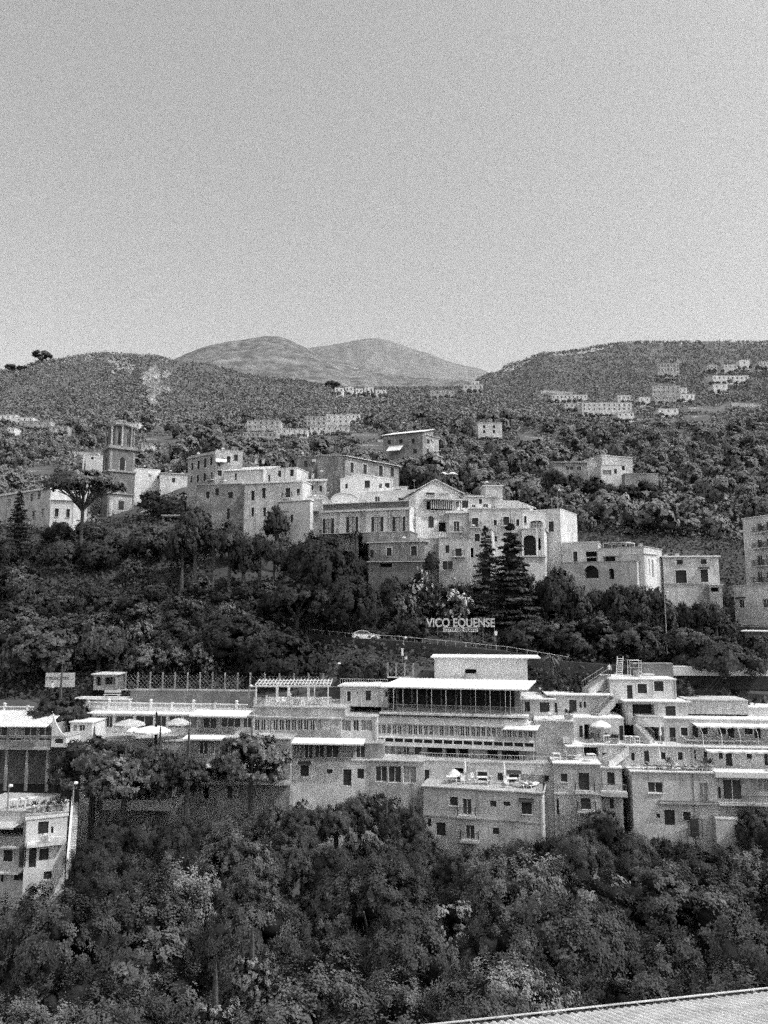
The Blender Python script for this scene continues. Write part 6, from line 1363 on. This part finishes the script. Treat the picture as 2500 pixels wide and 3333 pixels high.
# --- hillside above the town
def clear(x, yt, w, Y):
    for (x0, x1, y0, y1, by) in REG:
        if by < 140: continue
        if x+w/2 > x0-2 and x-w/2 < x1+2:
            if abs(Y-by-5) < 9: return False
            if Y < by and yt < y1 and yt > y0-60: return False
    return True
LM4 = [(100,'on the far left hillside'),(450,'behind the bell tower'),(800,'above the middle of the town'),(1150,'above the tiled farmhouse slope'),(1450,'above the gabled house'),(1750,'left of the right hillside house'),(2050,'around the right hillside house'),(2350,'on the right wooded slope')]
n4 = 0
for Y in (134, 141, 149, 158, 168, 178, 190, 203, 218, 234, 252, 272, 294, 318, 345, 376, 410, 448):
    x = -60; st = 95*(170/max(Y, 150))**.55
    while x < 2560:
        x += st*random.uniform(.6, 1.4); Yt = Y*random.uniform(.97, 1.03); g = gp(x, Yt); R = random.uniform(2.0, 4.6); w = R*2*F/Yt
        if Y < 166 and 590 < x < 1835: continue
        if Y < 175 and 600 < x < 1850: continue
        h = R*random.uniform(1.4, 2.3); yt = pix(g+Vector((0,0,h)))[1]
        if Yt < 166 and yt < curve(K1, x)-110: continue
        if Yt > 160 and yt > 1690 and x < 600: continue
        if not clear(x, yt, w, Yt): continue
        if Yt < 200 and 600 < x < 1300 and yt > 1500: continue
        far_ = Y > 160; k = random.choice('ab' if far_ else 'dm')
        wh = lm(LM4, x); size = 'small' if R < 3 else 'large'
        if far_: plant('far_%s%d' % (k, random.randrange(3)), x, yt, Yt, w, '%s %s tree high %s' % (size, 'rounded' if k == 'a' else 'ragged', wh), '%s %s trees high %s' % (size, 'rounded' if k == 'a' else 'ragged', wh), name='olive_tree' if k == 'b' else 'hillside_tree', cat='tree', parts=False)
        else: plant('mid_%s%d' % (k, random.randrange(3)), x, yt, Yt, w, '%s %s %s' % (size, KN[k], wh), '%s %ss %s' % (size, KN[k], wh), name='hillside_oak' if k == 'd' else 'hillside_bush', cat='tree', parts=False)
        n4 += 1
print('TREES', cnt, n4)
for (x0, x1, y0, y1, by) in list(REG):
    if by > 300 and y1-y0 > 20:
        x = x0-4; rr = random.Random(int(x0*7+y0))
        while x < x1+6: plant('far_%s%d' % (rr.choice('ab'), rr.randrange(3)), x, y1-8+rr.uniform(-5, 5), by-5, rr.uniform(14, 24)*(1 if by < 600 else .8), 'garden tree at the foot of the scattered distant houses', 'garden trees below the distant houses', name='garden_tree', cat='tree', parts=False); x += rr.uniform(13, 24)
# --- far woods and scrub: nobody could count them
def clumps(name, n, y0, y1, rmin, rmax, m, seed, q=12, label=None, xr=(-300, 2800), dens=None, sz=.34, ks=1.):
    global rng; rng = r = np.random.default_rng(seed); PP = []; NN = []; SS = []
    for i in range(n):
        Y = y0*(y1/y0)**r.uniform(); px = r.uniform(*xr); g = gp(px, Y)
        if dens and mn.noise(Vector((g.x, Y, 2))*dens) < -.15+.1*r.normal(): continue
        R = r.uniform(rmin, rmax)*(1 if Y < 300 else (Y/300)**.3)
        if not clear(px, pix(g+Vector((0,0,R*1.5)))[1], R*F/Y, Y): continue
        d = unit(q); d[:, 2] = np.abs(d[:, 2]); PP.append(d*R*r.uniform(.75, 1.1, q)[:, None]*np.array([1,1,1.25])+np.array([g.x, Y, g.z]))
        NN.append(d+unit(q)*.45); SS.append(R*sz*r.uniform(.6, 1.5, q))
    P = np.concatenate(PP); N = np.concatenate(NN); N /= np.linalg.norm(N, axis=1)[:, None]
    me = npmesh(name, quads(P, N, np.concatenate(SS), .8), len(P), [m], None)
    o = bpy.data.objects.new(name, me); C.objects.link(o); o['kind'] = 'stuff'; tag(o, label, 'woodland' if 'wood' in name else 'scrub'); return o
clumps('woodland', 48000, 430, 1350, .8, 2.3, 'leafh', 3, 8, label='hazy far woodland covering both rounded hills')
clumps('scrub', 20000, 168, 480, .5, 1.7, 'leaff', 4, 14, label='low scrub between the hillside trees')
def leaves(name, n, boxes, leaf, m, seed, label):
    global rng; rng = r = np.random.default_rng(seed); P = []
    for i in range(n):
        a, b, c, d = boxes[r.integers(len(boxes))]
        Y = r.uniform(c, d); g = gp(r.uniform(a, b), Y); P.append((g.x, Y, g.z+abs(r.normal())*.8))
    P = np.array(P); N = unit(n)+np.array([0,-.4,1.]); N /= np.linalg.norm(N, axis=1)[:, None]
    me = npmesh(name, quads(P, N, leaf*rng.uniform(.6,1.5,n)), n, [m], None)
    o = bpy.data.objects.new(name, me); C.objects.link(o); o['kind'] = 'stuff'; tag(o, label, 'undergrowth')
leaves('undergrowth', 70000, [(-200,2700,112,134),(-200,1000,106,134),(-200,700,130,172),(1800,2700,130,172),(-100,2700,106,118),(1650,2700,104,120)], .3, 'leafd', 8, 'tangled undergrowth covering the banks above the road')
leaves('undergrowth', 30000, [(-200,2700,26,86)], .25, 'leafd', 9, 'dark undergrowth on the ravine floor below the hotel')
def scarp():
    r = np.random.default_rng(5); P = []
    for px0, px1, Y0, Y1, n_ in ((455,480,640,800,200),(478,500,560,760,190),(500,525,640,790,90),(330,400,760,830,60)):
        for i in range(n_): Y = r.uniform(Y0, Y1); g = gp(r.uniform(px0, px1)+14*math.sin(Y*.05), Y); P.append((g.x, Y-1, g.z+r.uniform(0, 3)))
    P = np.array(P); n = len(P); N = np.array([.5,-1,.3])+unit(n)*.6; N /= np.linalg.norm(N, axis=1)[:, None]
    me = npmesh('rock_scarp', quads(P, N, r.uniform(1.0, 3.4, n), .5), n, ['rock'], None); o = bpy.data.objects.new('rock_scarp', me); C.objects.link(o); o['kind'] = 'structure'
M['rock'] = mat('pale_rock', .34, .3, .05, fine=.3, fscale=.5); scarp()
# ivy on dark walls behind the right terraces
# ------------------------------------------------------------------ camera, sky and sun
cam = bpy.data.cameras.new('camera'); co = bpy.data.objects.new('camera', cam); C.objects.link(co); sc.camera = co
co.rotation_euler = (math.pi/2+TH, 0, 0); cam.sensor_fit = 'VERTICAL'; cam.sensor_height = 36; cam.lens = 36*F/3333.; cam.clip_start = .5; cam.clip_end = 20000
EL, AZ = math.radians(52), math.radians(112)      # azimuth clockwise from the view direction (+Y)
w = bpy.data.worlds.new('World'); sc.world = w; w.use_nodes = True; n, l = w.node_tree.nodes, w.node_tree.links
sk = n.new('ShaderNodeTexSky'); sk.sky_type = 'NISHITA'; sk.sun_disc = False; sk.sun_elevation = EL; sk.sun_rotation = AZ; sk.air_density = 1.2; sk.dust_density = 3.0
bw = n.new('ShaderNodeRGBToBW'); l.new(sk.outputs[0], bw.inputs[0])
gm = n.new('ShaderNodeMath'); gm.operation = 'POWER'; gm.inputs[1].default_value = .75; l.new(bw.outputs[0], gm.inputs[0])
tc = n.new('ShaderNodeTexCoord')
nt = n.new('ShaderNodeTexWhiteNoise'); vm = n.new('ShaderNodeVectorMath'); vm.operation = 'SCALE'; vm.inputs['Scale'].default_value = 9973; l.new(tc.outputs['Generated'], vm.inputs[0]); l.new(vm.outputs[0], nt.inputs['Vector'])
mr = n.new('ShaderNodeMapRange'); mr.inputs[3].default_value = SKYG*.05; mr.inputs[4].default_value = SKYG*1.95; l.new(nt.outputs['Value'], mr.inputs[0])
mu = n.new('ShaderNodeMath'); mu.operation = 'MULTIPLY'; l.new(gm.outputs[0], mu.inputs[0]); l.new(mr.outputs[0], mu.inputs[1])
l.new(mu.outputs[0], n['Background'].inputs['Color']); n['Background'].inputs['Strength'].default_value = .12
sd_ = bpy.data.lights.new('sun', 'SUN'); sd_.energy = 2.5; sd_.angle = math.radians(.5); so = bpy.data.objects.new('sun', sd_); C.objects.link(so)
dv = Vector((math.sin(AZ)*math.cos(EL), math.cos(AZ)*math.cos(EL), math.sin(EL)))
so.rotation_euler = (-dv).to_track_quat('-Z', 'Y').to_euler()
sc.view_settings.view_transform = 'Standard'; sc.view_settings.look = 'None'; sc.view_settings.exposure = 0
sc.cycles.max_bounces = 5; sc.cycles.diffuse_bounces = 2; sc.cycles.glossy_bounces = 2; sc.cycles.use_denoising = False
sc.cycles.use_adaptive_sampling = True; sc.cycles.adaptive_threshold = 1.0; sc.cycles.adaptive_min_samples = 15
